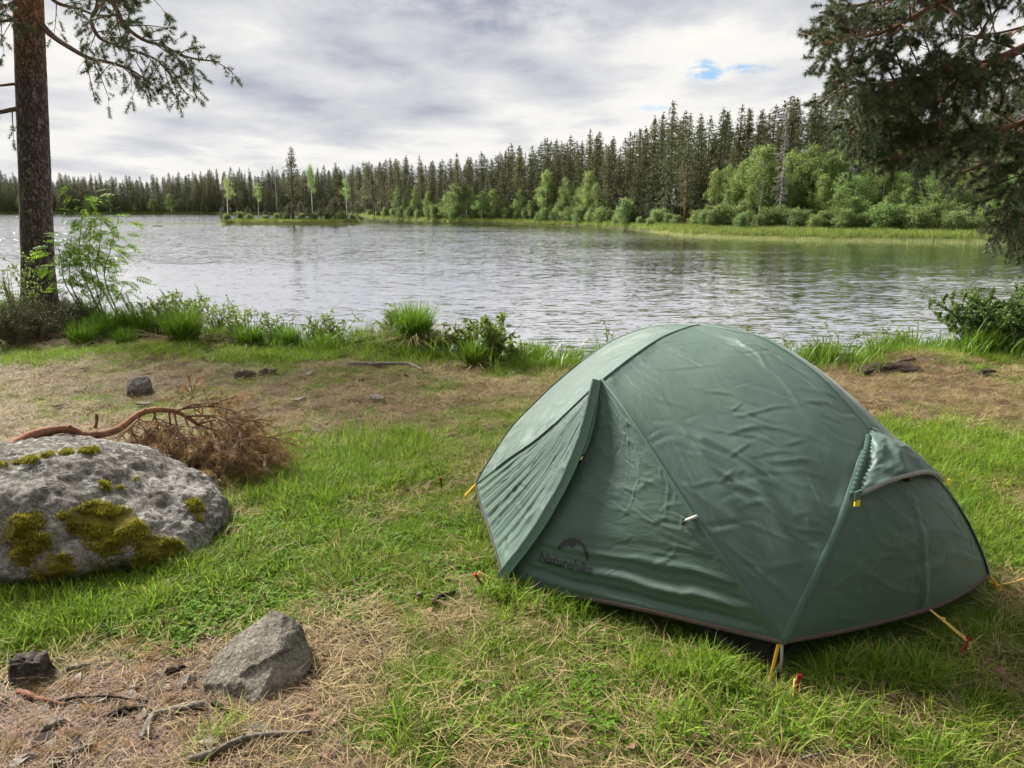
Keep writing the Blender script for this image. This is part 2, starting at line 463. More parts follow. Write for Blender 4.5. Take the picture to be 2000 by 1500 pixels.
# ------------------------------------------------------------------ grass clump sources (instanced as uncountable stuff)
def blades(mb, n, r, h0, h1, w, lean0, lean1, rng, t0=0.0, t1=1.0, centre=(0, 0, 0), outward=0.5):
    a = rng.uniform(0, 2 * math.pi, n); rr = r * np.sqrt(rng.uniform(0, 1, n))
    B = np.stack([rr * np.cos(a), rr * np.sin(a), np.zeros(n)], 1) + np.asarray(centre)
    az = np.where(rng.uniform(size=n) < outward, a + rng.normal(0, 0.5, n), rng.uniform(0, 2 * math.pi, n))
    D = np.stack([np.cos(az), np.sin(az), np.zeros(n)], 1)
    S = np.stack([-np.sin(az), np.cos(az), np.zeros(n)], 1)
    tw = rng.uniform(-1, 1, n)[:, None]
    S = unit(S + D * tw)
    h = rng.uniform(h0, h1, n)[:, None]; le = rng.uniform(lean0, lean1, n)[:, None]
    ww = w * rng.uniform(0.7, 1.3, n)[:, None]
    rows = []
    for t, k in ((0, 0.8), (0.35, 1.0), (0.72, 0.7)):
        q = B + D * (le * h * t * t) + np.array([0, 0, 1.0]) * (h * t * (1 - 0.35 * le * t))
        rows += [q - S * ww * k / 2, q + S * ww * k / 2]
    rows.append(B + D * (le * h) + np.array([0, 0, 1.0]) * (h * (1 - 0.35 * le)))
    V = np.stack(rows, 1).reshape(-1, 3)
    i = np.arange(n)[:, None] * 7
    quads = np.vstack([i + [0, 1, 3, 2], i + [2, 3, 5, 4]]); tris = i + [4, 5, 6]
    base = rng.uniform(t0, t1, n)
    mb.add(V, tris, quads, np.repeat(base, 7))
    return mb
def flat_needles(mb, n, r, l0, l1, w, rng, zmax=0.012, tilt=0.12):
    a = rng.uniform(0, 2 * math.pi, n); rr = r * np.sqrt(rng.uniform(0, 1, n))
    P = np.stack([rr * np.cos(a), rr * np.sin(a), rng.uniform(0.002, zmax, n)], 1)
    d = rng.uniform(0, 2 * math.pi, n)
    D = unit(np.stack([np.cos(d), np.sin(d), rng.normal(0, tilt, n)], 1))
    S = np.stack([-np.sin(d), np.cos(d), np.zeros(n)], 1)
    L = rng.uniform(l0, l1, n)[:, None]
    bend = np.array([0, 0, 1.0]) * rng.uniform(0, 0.1, n)[:, None] * L
    V = np.stack([P - S * w / 2, P + S * w / 2, P + D * L * 0.5 + bend + S * w / 2, P + D * L * 0.5 + bend - S * w / 2, P + D * L], 1).reshape(-1, 3)
    i = np.arange(n)[:, None] * 5
    mb.add(V, i + [3, 2, 4], i + [0, 1, 2, 3], np.repeat(rng.uniform(0, 1, n), 5))
    return mb
MAT_GRASS = leaf_mat('fresh_grass', (0.060, 0.135, 0.010), (0.250, 0.385, 0.034), 0.44, 0.55, 0.12, 0.22, dry=((0.20, 0.15, 0.065), (0.44, 0.34, 0.17)))
MAT_SEDGE = leaf_mat('shore_sedge', (0.045, 0.110, 0.008), (0.175, 0.290, 0.026), 0.42, 0.42, 0.35, 0.12)
MAT_STRAW = leaf_mat('dry_straw', (0.16, 0.115, 0.050), (0.41, 0.325, 0.155), 0.15, 0.7, 0.2, 0.2)
MAT_NEEDLE_LITTER = leaf_mat('fallen_needles', (0.050, 0.028, 0.018), (0.235, 0.140, 0.075), 0.05, 0.65, 0.25, 0.25)
MAT_CLOVER = leaf_mat('clover_leaves', (0.050, 0.120, 0.008), (0.150, 0.270, 0.022), 0.35, 0.6, 0.08, 0.2)
SRC = {}
def sources(kind, makers, mat):
    c = bpy.data.collections.new(kind + '_sources')
    for i, f in enumerate(makers):
        mbb = MB(); f(mbb, np.random.default_rng(100 + i))
        o = bpy.data.objects.new('%s_clump_%02d' % (kind, i), mbb.mesh(kind, mat))
        c.objects.link(o)
    SRC[kind] = c
    return c
sources('lawn', [lambda b, r, k=k: (blades(b, 32, 0.06, 0.016, 0.048 + 0.005 * k, 0.0028, 0.2, 1.4, r, 0.0, 0.9),) for k in range(5)]
        + [lambda b, r: blades(b, 22, 0.05, 0.05, 0.115, 0.0034, 0.2, 1.2, r, 0.1, 1.0) for k in range(3)], MAT_GRASS)
sources('straw', [lambda b, r, k=k: blades(b, 26, 0.07, 0.03, 0.10, 0.0026, 1.2, 2.6, r, 0, 1) for k in range(3)]
        + [lambda b, r: flat_needles(b, 34, 0.09, 0.05, 0.13, 0.0022, r, 0.03, 0.25) for k in range(3)], MAT_STRAW)
sources('litter', [lambda b, r, k=k: flat_needles(b, 70, 0.10, 0.03, 0.065, 0.0021, r, 0.014, 0.14) for k in range(5)], MAT_NEEDLE_LITTER)
def clover(b, r):
    n = 22
    for i in range(n):
        a = r.uniform(0, 6.28); rr = 0.08 * math.sqrt(r.uniform()); h = r.uniform(0.012, 0.05); s = r.uniform(0.007, 0.013); a0 = r.uniform(0, 6.28)
        c = np.array([rr * math.cos(a), rr * math.sin(a), h])
        tl = r.normal(0, 0.25, 2)
        for k in range(3):
            th = a0 + k * 2.094
            pts = []
            for (l, wv) in ((0, 0), (0.7, 0.62), (1.25, 0.6), (1.45, 0.0), (1.25, -0.6), (0.7, -0.62)):
                x = l * math.cos(th) - wv * math.sin(th); y = l * math.sin(th) + wv * math.cos(th)
                pts.append(c + s * np.array([x, y, 0.2 * l + tl[0] * x + tl[1] * y]))
            b.add(pts, [(0, 1, 3), (1, 2, 3), (0, 3, 5), (3, 4, 5)], None, r.uniform())
sources('clover', [clover] * 4, MAT_CLOVER)
sources('sedge', [lambda b, r, k=k: blades(b, 30, 0.5, 0.30, 0.75, 0.030, 0.05, 0.6, r, 0, 1) for k in range(4)],
        leaf_mat('far_sedge', (0.080, 0.135, 0.022), (0.225, 0.295, 0.062), 0.35, 0.6, 0.1, 0.22, c=(0.27, 0.26, 0.10)))
sources('banksedge', [lambda b, r, k=k: blades(b, 16, 0.10, 0.10, 0.30, 0.0065, 0.1, 0.9, r, 0, 1) for k in range(4)], MAT_SEDGE)
sources('reed', [lambda b, r, k=k: blades(b, 6, 0.5, 0.3, 0.7, 0.012, 0.0, 0.25, r, 0, 1) for k in range(3)],
        leaf_mat('reed_green', (0.10, 0.14, 0.05), (0.22, 0.25, 0.10), 0.3, 0.6, 0.2, 0.1))

def scatter(name, kind, P, scale, label, cat, tilt=0.15, dry=None, rng=RNG, nz=None):
    """one stuff object: a cloud of points, each carrying a clump by geometry nodes"""
    n = len(P)
    me = bpy.data.meshes.new(name)
    me.vertices.add(n); me.vertices.foreach_set('co', np.asarray(P, np.float32).ravel())
    rot = np.stack([rng.normal(0, tilt, n), rng.normal(0, tilt, n), rng.uniform(0, 6.283, n)], 1)
    a = me.attributes.new('rot', 'FLOAT_VECTOR', 'POINT'); a.data.foreach_set('vector', rot.astype(np.float32).ravel())
    a = me.attributes.new('scl', 'FLOAT_VECTOR', 'POINT')
    sc = np.asarray(scale, float)
    if sc.ndim == 1: sc = np.stack([sc] * 3, 1)
    a.data.foreach_set('vector', sc.astype(np.float32).ravel())
    a = me.attributes.new('pick', 'INT', 'POINT')
    nk = len(SRC[kind].objects)
    a.data.foreach_set('value', (rng.integers(0, nk, n) if nz is None else nz).astype(np.int32))
    a = me.attributes.new('dry', 'FLOAT', 'POINT')
    a.data.foreach_set('value', (np.zeros(n) if dry is None else dry).astype(np.float32))
    o = link(bpy.data.objects.new(name, me))
    t = bpy.data.node_groups.new(name, 'GeometryNodeTree')
    t.interface.new_socket('Geometry', in_out='INPUT', socket_type='NodeSocketGeometry')
    t.interface.new_socket('Geometry', in_out='OUTPUT', socket_type='NodeSocketGeometry')
    gi = t.nodes.new('NodeGroupInput'); go = t.nodes.new('NodeGroupOutput')
    ci = t.nodes.new('GeometryNodeCollectionInfo'); ci.inputs[0].default_value = SRC[kind]
    ci.inputs['Separate Children'].default_value = True; ci.inputs['Reset Children'].default_value = True
    ip = t.nodes.new('GeometryNodeInstanceOnPoints'); ip.inputs['Pick Instance'].default_value = True
    def named(nm, dt):
        q = t.nodes.new('GeometryNodeInputNamedAttribute'); q.data_type = dt; q.inputs['Name'].default_value = nm
        return q.outputs['Attribute']
    L = t.links.new
    L(gi.outputs[0], ip.inputs['Points']); L(ci.outputs[0], ip.inputs['Instance'])
    L(named('pick', 'INT'), ip.inputs['Instance Index']); L(named('rot', 'FLOAT_VECTOR'), ip.inputs['Rotation']); L(named('scl', 'FLOAT_VECTOR'), ip.inputs['Scale'])
    L(ip.outputs[0], go.inputs[0])
    md = o.modifiers.new('scatter', 'NODES'); md.node_group = t
    o['kind'] = 'stuff'; o['label'] = label; o['category'] = cat
    return o
# ================================================================== FOREST ACROSS THE LAKE
MAT_BARK_FAR = simple_mat('far_bark', (0.060, 0.045, 0.035), (0.115, 0.085, 0.06), 0.9, 3, 0.1)
MAT_BARK_RED = simple_mat('pine_bark_red', (0.12, 0.060, 0.035), (0.20, 0.105, 0.065), 0.9, 3, 0.1)
MAT_BARK_GREY = simple_mat('dead_wood_grey', (0.17, 0.155, 0.14), (0.30, 0.28, 0.26), 0.9, 3, 0.1)
MAT_BIRCH_BARK = simple_mat('birch_bark', (0.50, 0.49, 0.46), (0.66, 0.65, 0.62), 0.8, 2.5, 0.2, stretch=(1, 1, 3))
MAT_SPRUCE = leaf_mat('spruce_needles', (0.036, 0.056, 0.022), (0.130, 0.155, 0.058), 0.22, 0.6, 0.2, 0.25)
MAT_PINE_FAR = leaf_mat('far_pine_needles', (0.052, 0.060, 0.026), (0.175, 0.172, 0.074), 0.22, 0.6, 0.2, 0.25)
MAT_BIRCH = leaf_mat('birch_leaves', (0.095, 0.150, 0.036), (0.275, 0.360, 0.105), 0.45, 0.55, 0.25, 0.22)
MAT_WILLOW = leaf_mat('willow_leaves', (0.085, 0.135, 0.040), (0.250, 0.325, 0.105), 0.45, 0.55, 0.25, 0.22)

def sprays(mb, P, D, L, W, rng, k=5, spread=0.5, drop=0.0, t0=0.0, t1=1.0):
    """k slim pointed sprays fanning out from each point"""
    n = len(P)
    PP = np.repeat(P, k, 0); DD = np.repeat(D, k, 0)
    d = unit(DD + rng.normal(0, spread, (n * k, 3)) + np.array([0, 0, -drop]))
    l = np.repeat(np.broadcast_to(L, (n,)), k) * rng.uniform(0.6, 1.25, n * k)
    leaf_quads(mb, PP, d, l * W, l, rng.uniform(t0, t1, n * k), rng)
def far_conifer(kind, seed, H=12.0):
    rng = np.random.default_rng(seed)
    tr, cr = MB(), MB()
    bend = rng.normal(0, 0.15, 2)
    zs = np.linspace(-0.4, H, 9)
    axis_ = np.stack([bend[0] * (zs / H) ** 2, bend[1] * (zs / H) ** 2, zs], 1)
    r0 = 0.15 if kind == 'pine' else 0.14
    tube(tr, axis_, r0 * (1 - 0.93 * np.clip(zs / H, 0, 1)), 6)
    at = lambda z: np.array([np.interp(z, zs, axis_[:, 0]), np.interp(z, zs, axis_[:, 1]), z])
    if kind == 'pine':
        z0 = rng.uniform(0.14, 0.36) * H; nl = 34
    else:
        z0 = rng.uniform(0.03, 0.12) * H; nl = 38
    for i in range(nl):
        f = (i + rng.uniform(-0.3, 0.3)) / nl
        z = z0 + (H * 0.985 - z0) * np.clip(f, 0, 1)
        c = (H - z) / (H - z0)
        if kind == 'pine':
            R = 1.55 * (min(c * 1.05, 1.0) ** 0.85) * (0.80 + 0.28 * math.sin(f * 9 + seed)) * rng.uniform(0.75, 1.2) + 0.05
            nb = 5
        else:
            R = 1.65 * c ** 0.85 * rng.uniform(0.8, 1.15) + 0.05
            nb = 6
        a0 = rng.uniform(0, 6.28)
        for b in range(nb):
            if rng.uniform() < 0.10: continue
            a = a0 + b * 6.283 / nb + rng.normal(0, 0.25)
            el = (0.22 if kind == 'pine' else -0.30 + 0.75 * (1 - c) ** 2) + rng.normal(0, 0.14)
            D = unit(np.array([math.cos(a), math.sin(a), el]))
            Rb = R * rng.uniform(0.7, 1.15)
            B = at(z)
            if b % 2 == 0: tube(tr, np.stack([B, B + D * Rb * 0.85]), [0.028, 0.008], 3, cap=False)
            m = max(3, int(Rb * 4.2))
            s = np.linspace(0.25, 1.0, m)[:, None]
            Q = B + D * Rb * s + rng.normal(0, 0.07, (m, 3))
            if kind != 'pine': Q[:, 2] -= 0.10 * (s[:, 0] ** 2) * Rb
            sprays(cr, Q, np.repeat(D[None], m, 0), 0.26 * (0.45 + 0.55 * min(1.0, c * 3)), 0.11, rng, 9, 0.75 if kind == 'pine' else 0.5, 0.05 if kind == 'pine' else 0.35)
    top = at(H * 0.985)
    sprays(cr, np.stack([top, top - [0, 0, .25], top - [0, 0, .5]]), np.array([[0, 0, 1.0]] * 3), 0.35, 0.12, rng, 5, 0.4)
    return tr.mesh(kind + '_trunk', MAT_BARK_FAR), cr.mesh(kind + '_crown', MAT_PINE_FAR if kind == 'pine' else MAT_SPRUCE)
def far_birch(seed, H=8.0, wide=1.4, mat=None, bush=False, low=0.12, nbr=64):
    rng = np.random.default_rng(seed)
    tr, cr = MB(), MB()
    ns = 5 if bush else 1
    pts = []
    for s in range(ns):
        lx, ly = rng.normal(0, 0.12 * H if bush else 0.03 * H, 2)
        zs = np.linspace(-0.3, H * (rng.uniform(0.6, 0.9) if bush else 0.97), 7)
        q = zs / H
        ax = np.stack([lx * q + 0.06 * np.sin(q * 7), ly * q, zs], 1)
        tube(tr, ax, (0.035 if bush else 0.085) * (1.04 - q), 5)
        nb = 16 if bush else nbr
        for i in range(nb):
            f = (i + rng.uniform()) / nb
            z = (low + (0.97 - low) * f) * zs[-1]
            c = 1 - f
            prof = (min(1, (1 - c) * 4.5 + 0.35)) * (c ** 0.6) + 0.12
            a = rng.uniform(0, 6.28)
            R = wide * prof * rng.uniform(0.55, 1.15)
            B = np.array([np.interp(z, zs, ax[:, 0]), np.interp(z, zs, ax[:, 1]), z])
            D = unit(np.array([math.cos(a), math.sin(a), rng.uniform(0.2, 0.9)]))
            if i % 2 == 0: tube(tr, np.stack([B, B + D * R * 0.8]), [0.02, 0.006], 3, cap=False)
            m = max(3, int(R * 5))
            s_ = rng.uniform(0.3, 1.0, m)[:, None]
            pts.append(B + D * R * s_ + rng.normal(0, 0.14, (m, 3)))
    P = np.vstack(pts)
    k = 24 if not bush else 20
    PP = np.repeat(P, k, 0) + rng.normal(0, 0.17, (len(P) * k, 3))
    leaf_quads(cr, PP, unit(rng.normal(0, 1, (len(PP), 3)) + [0, 0, -0.5]), rng.uniform(0.035, 0.065, len(PP)), rng.uniform(0.09, 0.17, len(PP)), np.clip(np.repeat(rng.uniform(0.1, 0.9, len(P)), k) + rng.normal(0, 0.15, len(PP)), 0, 1), rng)
    nm = 'bush' if bush else 'birch'
    return tr.mesh(nm + '_trunk', MAT_BARK_FAR if bush else MAT_BIRCH_BARK), cr.mesh(nm + '_crown', mat or MAT_BIRCH)
PINES = [far_conifer('pine', 40 + i) for i in range(6)]
SPRUCES = [far_conifer('spruce', 60 + i) for i in range(5)]
BIRCHES = [far_birch(80 + i, 8.0, (1.9, 2.4, 1.6, 2.1)[i], None, False, (0.15, 0.1, 0.3, 0.2)[i]) for i in range(4)]
TOPBIRCH = [far_birch(95 + i, 8.0, 1.35, None, False, 0.5, 20) for i in range(2)]
BUSHES = [far_birch(90 + i, 3.0, 1.25, MAT_WILLOW, True, 0.1) for i in range(4)]

ROLL = []
def roll(o, kind, place, px):
    ROLL.append((o, kind, place, px))
def plant_tree(name, meshes, loc, H, H0, wide, label, cat, group=None, rz=None, trunk_mat=None):
    o = empty(name, label, cat, loc, group)
    o.scale = (wide * H / H0, wide * H / H0, H / H0)
    o.rotation_euler = (random.gauss(0, .02), random.gauss(0, .02), random.uniform(0, 6.28) if rz is None else rz)
    t = link(bpy.data.objects.new('trunk', meshes[0]), o)
    c = link(bpy.data.objects.new('crown', meshes[1]), o)
    return o
SKYLINE = [(-900, 330), (-200, 335), (0, 338), (60, 342), (90, 350), (130, 338), (200, 345), (290, 348), (330, 342), (420, 336), (500, 332), (600, 328), (690, 322), (740, 312), (790, 305), (830, 313), (900, 302), (960, 293), (1000, 283), (1040, 276),
           (1085, 262), (1120, 270), (1150, 256), (1200, 264), (1250, 240), (1285, 218), (1312, 192), (1350, 205), (1400, 212), (1435, 196), (1480, 195), (1510, 182), (1550, 176), (1600, 170), (1700, 176), (1850, 172), (2000, 168), (2400, 150)]
def skyline(x):
    return np.interp(x, [a for a, b in SKYLINE], [b for a, b in SKYLINE])
def top_height(px, py, P):
    """height of a tree standing at P whose tip is seen at pixel row py"""
    d = sight(px, py)
    return CAM_H + d[2] / d[1] * P[1] - P[2]
def gap(x):
    return np.interp(x, [0, 700, 760, 1000, 1230, 1300, 1460], [1.5, 2.0, 3.0, 4.0, 5.0, 11.0, 24.0])
rng = np.random.default_rng(3)
LAB = {'pine': 'olive green pine standing among many in the conifer forest across the lake', 'spruce': 'dark narrow spruce standing among many in the conifer forest across the lake',
       'pine_far': 'small distant pine in the forest edge along the far left shore', 'spruce_far': 'small distant spruce in the forest edge along the far left shore'}
extra = []
def forest_row(x0, x1, row, back, single):
    x = x0
    while x < x1:
        d = float(shore_d(px_t(x)))
        step = 1.85 * FPX / d * rng.uniform(0.7, 1.35) * (0.88 if row == 0 else 1.0)
        x += step
        P = far_pt(x, float(gap(x)) + back + rng.uniform(-1.6, 1.6))
        base_y = 410
        lift = (0.30, 0.14, 0.0, 0.0, 0.02, 0.0)[row]
        ty = skyline(x) + (base_y - skyline(x)) * (lift * rng.uniform(0.0, 1.5)) + rng.normal(0, 5.5) + rng.uniform(0, 0.16) * (base_y - skyline(x))
        H = max(3.0, top_height(x, ty, P))
        pine = rng.uniform() < (0.62 if x > 700 else 0.5)
        if single:
            far = x < 700
            key = ('pine' if pine else 'spruce') + ('_far' if far else '')
            src = PINES[rng.integers(6)] if pine else SPRUCES[rng.integers(5)]
            ob = plant_tree('pine_tree' if pine else 'spruce_tree', src, P - [0, 0, 0.1], H, 12.0, np.clip(1.45 - (H - 9) * 0.04, 0.95, 1.7) * rng.uniform(0.72, 1.32) * (0.95 if far else 1), LAB[key], 'pine' if pine else 'spruce', {'pine': 'pines across the lake', 'spruce': 'spruces across the lake', 'pine_far': 'pines on the far left shore', 'spruce_far': 'spruces on the far left shore'}[key])
            roll(ob, 'olive pine' if pine else 'dark spruce', ('front', 'second', 'back')[row] + ' row of the ' + ('far left shore forest' if far else 'forest across the lake'), x)
        else:
            extra.append((*(P - [0, 0, 0.1]), H / 12.0, rng.integers(0, 11)))
for row, back in ((0, 0.0), (1, 4.5), (2, 9.0)):
    forest_row(705, 2080, row, back, True)
for row, back in ((0, 1.0), (2, 6.0)):
    forest_row(-60, 705, row, back, True)
for row, back in ((3, 14), (4, 20), (5, 27)):
    forest_row(-700, 2900, row, back, False)
for row, back in ((1, 2), (3, 8)):
    forest_row(-700, -60, row, back, False)
    forest_row(2080, 2900, row, back, False)
c = bpy.data.collections.new('wood_sources')
for i, (t, k) in enumerate(PINES + SPRUCES):
    bmj = bmesh.new(); bmj.from_mesh(t); nf = len(bmj.faces); bmj.from_mesh(k); bmj.faces.ensure_lookup_table()
    for fi in range(nf, len(bmj.faces)): bmj.faces[fi].material_index = 1
    mj = bpy.data.meshes.new('wood'); bmj.to_mesh(mj); bmj.free()
    mj.materials.append(t.materials[0]); mj.materials.append(k.materials[0])
    c.objects.link(bpy.data.objects.new('wood_tree_%02d' % i, mj))
SRC['wood'] = c
E_ = np.array(extra)
w_ = np.clip(1.45 - (E_[:, 3] * 12 - 9) * 0.04, 0.95, 1.7) * 1.1
scatter('conifer_forest', 'wood', E_[:, :3], np.stack([E_[:, 3] * w_, E_[:, 3] * w_, E_[:, 3]], 1), 'deep conifer forest massed behind the front trees across the lake', 'forest', 0.01, nz=E_[:, 4])

# the pine with the long bare red trunk at the water's edge of the wood
P = far_pt(1338, 10.5)
o = plant_tree('pine_tree', PINES[1], P, top_height(1338, 222, P), 12.0, 1.1, 'tall pine with a bare reddish trunk just left of the right-hand birches', 'pine')
H = top_height(1338, 222, P)
mbt = MB(); tube(mbt, [(0, 0, -0.3), (0.02, 0, 3), (0.0, 0.03, 5.0)], [0.15, 0.12, 0.10], 8)
link(bpy.data.objects.new('bare_trunk', mbt.mesh('bare_trunk', MAT_BARK_RED)), o)
# dead grey spruce
mbt = MB(); rng2 = np.random.default_rng(5); Hd = 12.0
tube(mbt, np.stack([0.1 * np.sin(np.linspace(0, 3, 8)), np.zeros(8), np.linspace(0, Hd, 8)], 1), np.linspace(0.10, 0.012, 8), 6)
mbd = MB()
for i in range(110):
    z = Hd * rng2.uniform(0.25, 0.98); a = rng2.uniform(0, 6.28); L = 1.7 * (1 - z / Hd) ** 0.7 * rng2.uniform(0.4, 1.0) + 0.15
    D = np.array([math.cos(a), math.sin(a), -0.25])
    B = np.array([0, 0, z]); q = spline([B, B + D * L * 0.5, B + D * L + [0, 0, 0.1 * L]], 4)
    tube(mbd, q, [0.035, 0.025, 0.018, 0.008], 3)
    for k in range(3):
        s = B + D * L * rng2.uniform(0.4, 0.9); tube(mbd, np.stack([s, s + rng2.normal(0, 0.2, 3) + [0, 0, -0.15]]), [0.014, 0.005], 3)
P = far_pt(1522, 9.0)
o = empty('dead_spruce', 'bare grey dead spruce standing above the birches on the right shore', 'dead tree', P)
Hh = top_height(1522, 208, P); o.scale = (Hh / Hd * 0.8, Hh / Hd * 0.8, Hh / Hd)
link(bpy.data.objects.new('trunk', mbt.mesh('dead_trunk', MAT_BARK_GREY)), o)
link(bpy.data.objects.new('branches', mbd.mesh('dead_branches', MAT_BARK_GREY)), o)

# birches: pixel column, tip row, distance behind the water's edge, crown width factor, mesh
def birch(px, ty, off, wide, k, label=None, group=None, src=None):
    P = far_pt(px, off)
    ob = plant_tree('birch_tree', (src or BIRCHES)[k % len(src or BIRCHES)], P - [0, 0, 0.1], top_height(px, ty, P) * (1.0 if src else 1.09), 8.0, wide * 1.15, label or 'light green birch in the leafy belt along the right shore', 'birch', group or (None if label else 'birches on the right shore'))
    if ob.get('group'): roll(ob, 'green birch', {'birches on the right shore': 'leafy belt along the right shore', 'birches at the middle shore': 'middle shore below the conifers', 'birches on the far left shore': 'foot of the far left forest'}[ob['group']], px)
BL = [(1400, 335, 15, 1.0), (1440, 322, 15, 1.0), (1476, 293, 15, 1.15), (1505, 330, 16, 1.0), (1560, 330, 15, 1.0), (1592, 305, 15, 1.1), (1622, 300, 17, 1.1), (1652, 273, 17, 1.2), (1690, 286, 18, 1.2), (1722, 276, 18, 1.2),
      (1757, 290, 18, 1.25), (1795, 300, 19, 1.2), (1835, 310, 19, 1.2), (1875, 315, 19, 1.2), (1915, 318, 20, 1.2), (1955, 312, 20, 1.2), (1990, 300, 20, 1.2), (2040, 300, 20, 1.2),
      (1540, 350, 13, 0.9), (1605, 345, 13, 1.0), (1680, 335, 14, 1.0), (1722, 316, 13, 0.85), (1768, 340, 12, 1.0), (1800, 348, 12, 1.05), (1840, 352, 14, 1.0), (1870, 360, 13, 0.9), (1900, 360, 14, 0.9), (1940, 365, 14, 0.9)]
rb_ = np.random.default_rng(61)
BL += [(float(x_), float(rb_.uniform(290, 335)), float(rb_.uniform(11, 19)), float(rb_.uniform(.95, 1.25))) for x_ in np.linspace(1425, 1985, 22) + rb_.uniform(-9, 9, 22)]
for i, (x, y, o_, w) in enumerate(BL):
    birch(x, y, o_, w, i)
birch(1459, 368, 9, 0.95, 0, 'small bright birch standing out in front at the left end of the right-hand birches')
birch(1641, 374, 8, 1.1, 1, 'small yellow-green birch standing alone in front of the right-hand birch belt')
birch(1765, 368, 7.5, 0.85, 2, 'slender birch with a bright white stem in front of the right-hand birches')
birch(1730, 385, 8, 0.9, 3, 'short grey-green birch just left of the white-stemmed slender birch')
birch(1418, 372, 10, 0.8, 2, 'thin young birch at the dark conifers, leftmost of the right-hand birches')
birch(1855, 360, 8.5, 0.8, 2, 'birch with a leaning pale stem near the drooping pine branch on the right')
for i, (x, y, o_, w) in enumerate([(1066, 338, 3, 0.9), (1110, 352, 3, 0.95), (1128, 372, 2.5, 0.9), (1150, 340, 3.5, 0.95), (1165, 360, 3, 0.9), (1102, 384, 2, 1.1), (1036, 392, 2, 1.0), (1015, 372, 3, 1.0), (985, 385, 3, 0.9), (890, 364, 2.2, 1.3), (912, 362, 3, 1.3), (940, 376, 2.2, 1.3), (966, 372, 3, 1.2), (876, 384, 2, 1.3), (812, 368, 2.5, 0.9), (835, 376, 3, 0.9), (1182, 372, 4, 0.9), (1225, 388, 4, 0.8), (790, 385, 2, 1.0), (775, 370, 2.5, 0.8)]):
    birch(x, y, o_, w, i, 'green birch at the water edge in front of the conifers, mid picture', 'birches at the middle shore')
for i, x in enumerate([45, 108, 150, 175, 215, 238, 262, 300, 335, 372, 405]):
    birch(x, 380 + 10 * ((i * 7) % 4), 1.0, 1.6, i, 'tiny pale birch at the foot of the far left forest', 'birches on the far left shore')

def bush(px, h, off, wide, k, label, group, P=None):
    P = far_pt(px, off) if P is None else P
    ob = plant_tree('willow_bush', BUSHES[k % 4], P - [0, 0, 0.05], h, 3.0, wide, label, 'bush', group)
    if group: roll(ob, 'leafy willow bush' if 'island' not in group else 'low green shrub', {'bushes on the right shore': 'meadow edge of the right shore', 'bushes on the middle shore': 'middle shore waterline', 'shrubs on the island': 'small lake island'}[group], px)
rngb = np.random.default_rng(8)
x = 1360
while x < 1990:
    bush(x, rngb.uniform(1.3, 2.9), rngb.uniform(5.5, 9.5), rngb.uniform(0.9, 1.4), int(rngb.integers(4)), 'leafy willow bush at the front of the right-hand birch belt', 'bushes on the right shore')
    x += rngb.uniform(13, 24)
x = 720
while x < 1340:
    bush(x, rngb.uniform(1.0, 2.4), rngb.uniform(1.0, 3.5) + (5 if x > 1280 else 0), rngb.uniform(0.9, 1.4), int(rngb.integers(4)), 'low willow bush along the middle shore at the foot of the conifers', 'bushes on the middle shore')
    x += rngb.uniform(13, 26)
bush(851, 2.6, 1.2, 1.0, 1, 'round bright bush at the waterline left of the mid-picture birches', None)
bush(1224, 3.3, 1.0, 0.9, 2, 'dark bush dipping to the water at the mouth of the inlet', None)

# ---- island trees
def isl(name, src, px, ty, wide, label, cat, dy=0.0, H0=8.0, rz=None):
    P = island_pt(px, dy)
    Hi = top_height(px, ty, P)
    plant_tree(name, src, P, Hi, H0, wide * (2.2 if H0 > 10 and Hi < 5 else 1.0), label, cat, rz=rz)
isl('birch_tree', TOPBIRCH[0], 447, 343, 0.95, 'white-stemmed birch at the left end of the small island', 'birch')
isl('birch_tree', TOPBIRCH[1], 507, 355, 0.8, 'leaning thin birch second from the left on the small island', 'birch', -0.6)
isl('birch_tree', TOPBIRCH[1], 612, 318, 0.7, 'tall white-stemmed birch right of the island pine', 'birch', 0.4)
isl('birch_tree', TOPBIRCH[0], 678, 346, 0.9, 'slim birch near the right end of the small island', 'birch', 0.3)
isl('pine_tree', PINES[2], 573, 287, 1.6, 'tallest dark pine on the small island, standing between the birches', 'pine', 0, 12.0)
isl('pine_tree', PINES[3], 434, 404, 1.6, 'stubby dark pine at the left tip of the small island', 'pine', 0.5, 12.0)
isl('pine_tree', PINES[4], 628, 388, 1.5, 'small pointed pine right of the island birch', 'pine', -0.8, 12.0)
isl('pine_tree', PINES[5], 655, 384, 1.9, 'bushy dark pine toward the right of the small island', 'pine', 0.3, 12.0)
isl('pine_tree', PINES[0], 566, 395, 1.7, 'low bushy pine under the tallest island pine', 'pine', -1.0, 12.0)
for k_, (px_, ty_, w__, dy_) in enumerate([(462, 412, 1.7, .8), (485, 402, 1.6, 1.0), (520, 408, 1.8, .9), (550, 400, 1.6, .6), (590, 392, 1.7, .9), (604, 404, 1.8, -.4), (645, 398, 1.8, .9), (670, 404, 1.9, .4), (692, 414, 1.8, .2)]):
    isl('pine_tree', PINES[k_ % 6], px_, ty_, w__, 'dark stunted pine in the island scrub, %s of nine from the left' % ('first', 'second', 'third', 'fourth', 'fifth', 'sixth', 'seventh', 'eighth', 'ninth')[k_], 'pine', dy_, 12.0)
mbt = MB(); tube(mbt, [(0, 0, -0.1), (0.03, 0, 3), (0, 0, 6.3)], [0.07, 0.055, 0.02], 6)
for k in range(14):
    z = 1.5 + k * 0.34; a = k * 2.4
    tube(mbt, [(0, 0, z), (0.35 * math.cos(a), 0.35 * math.sin(a), z - 0.05)], [0.015, 0.005], 3)
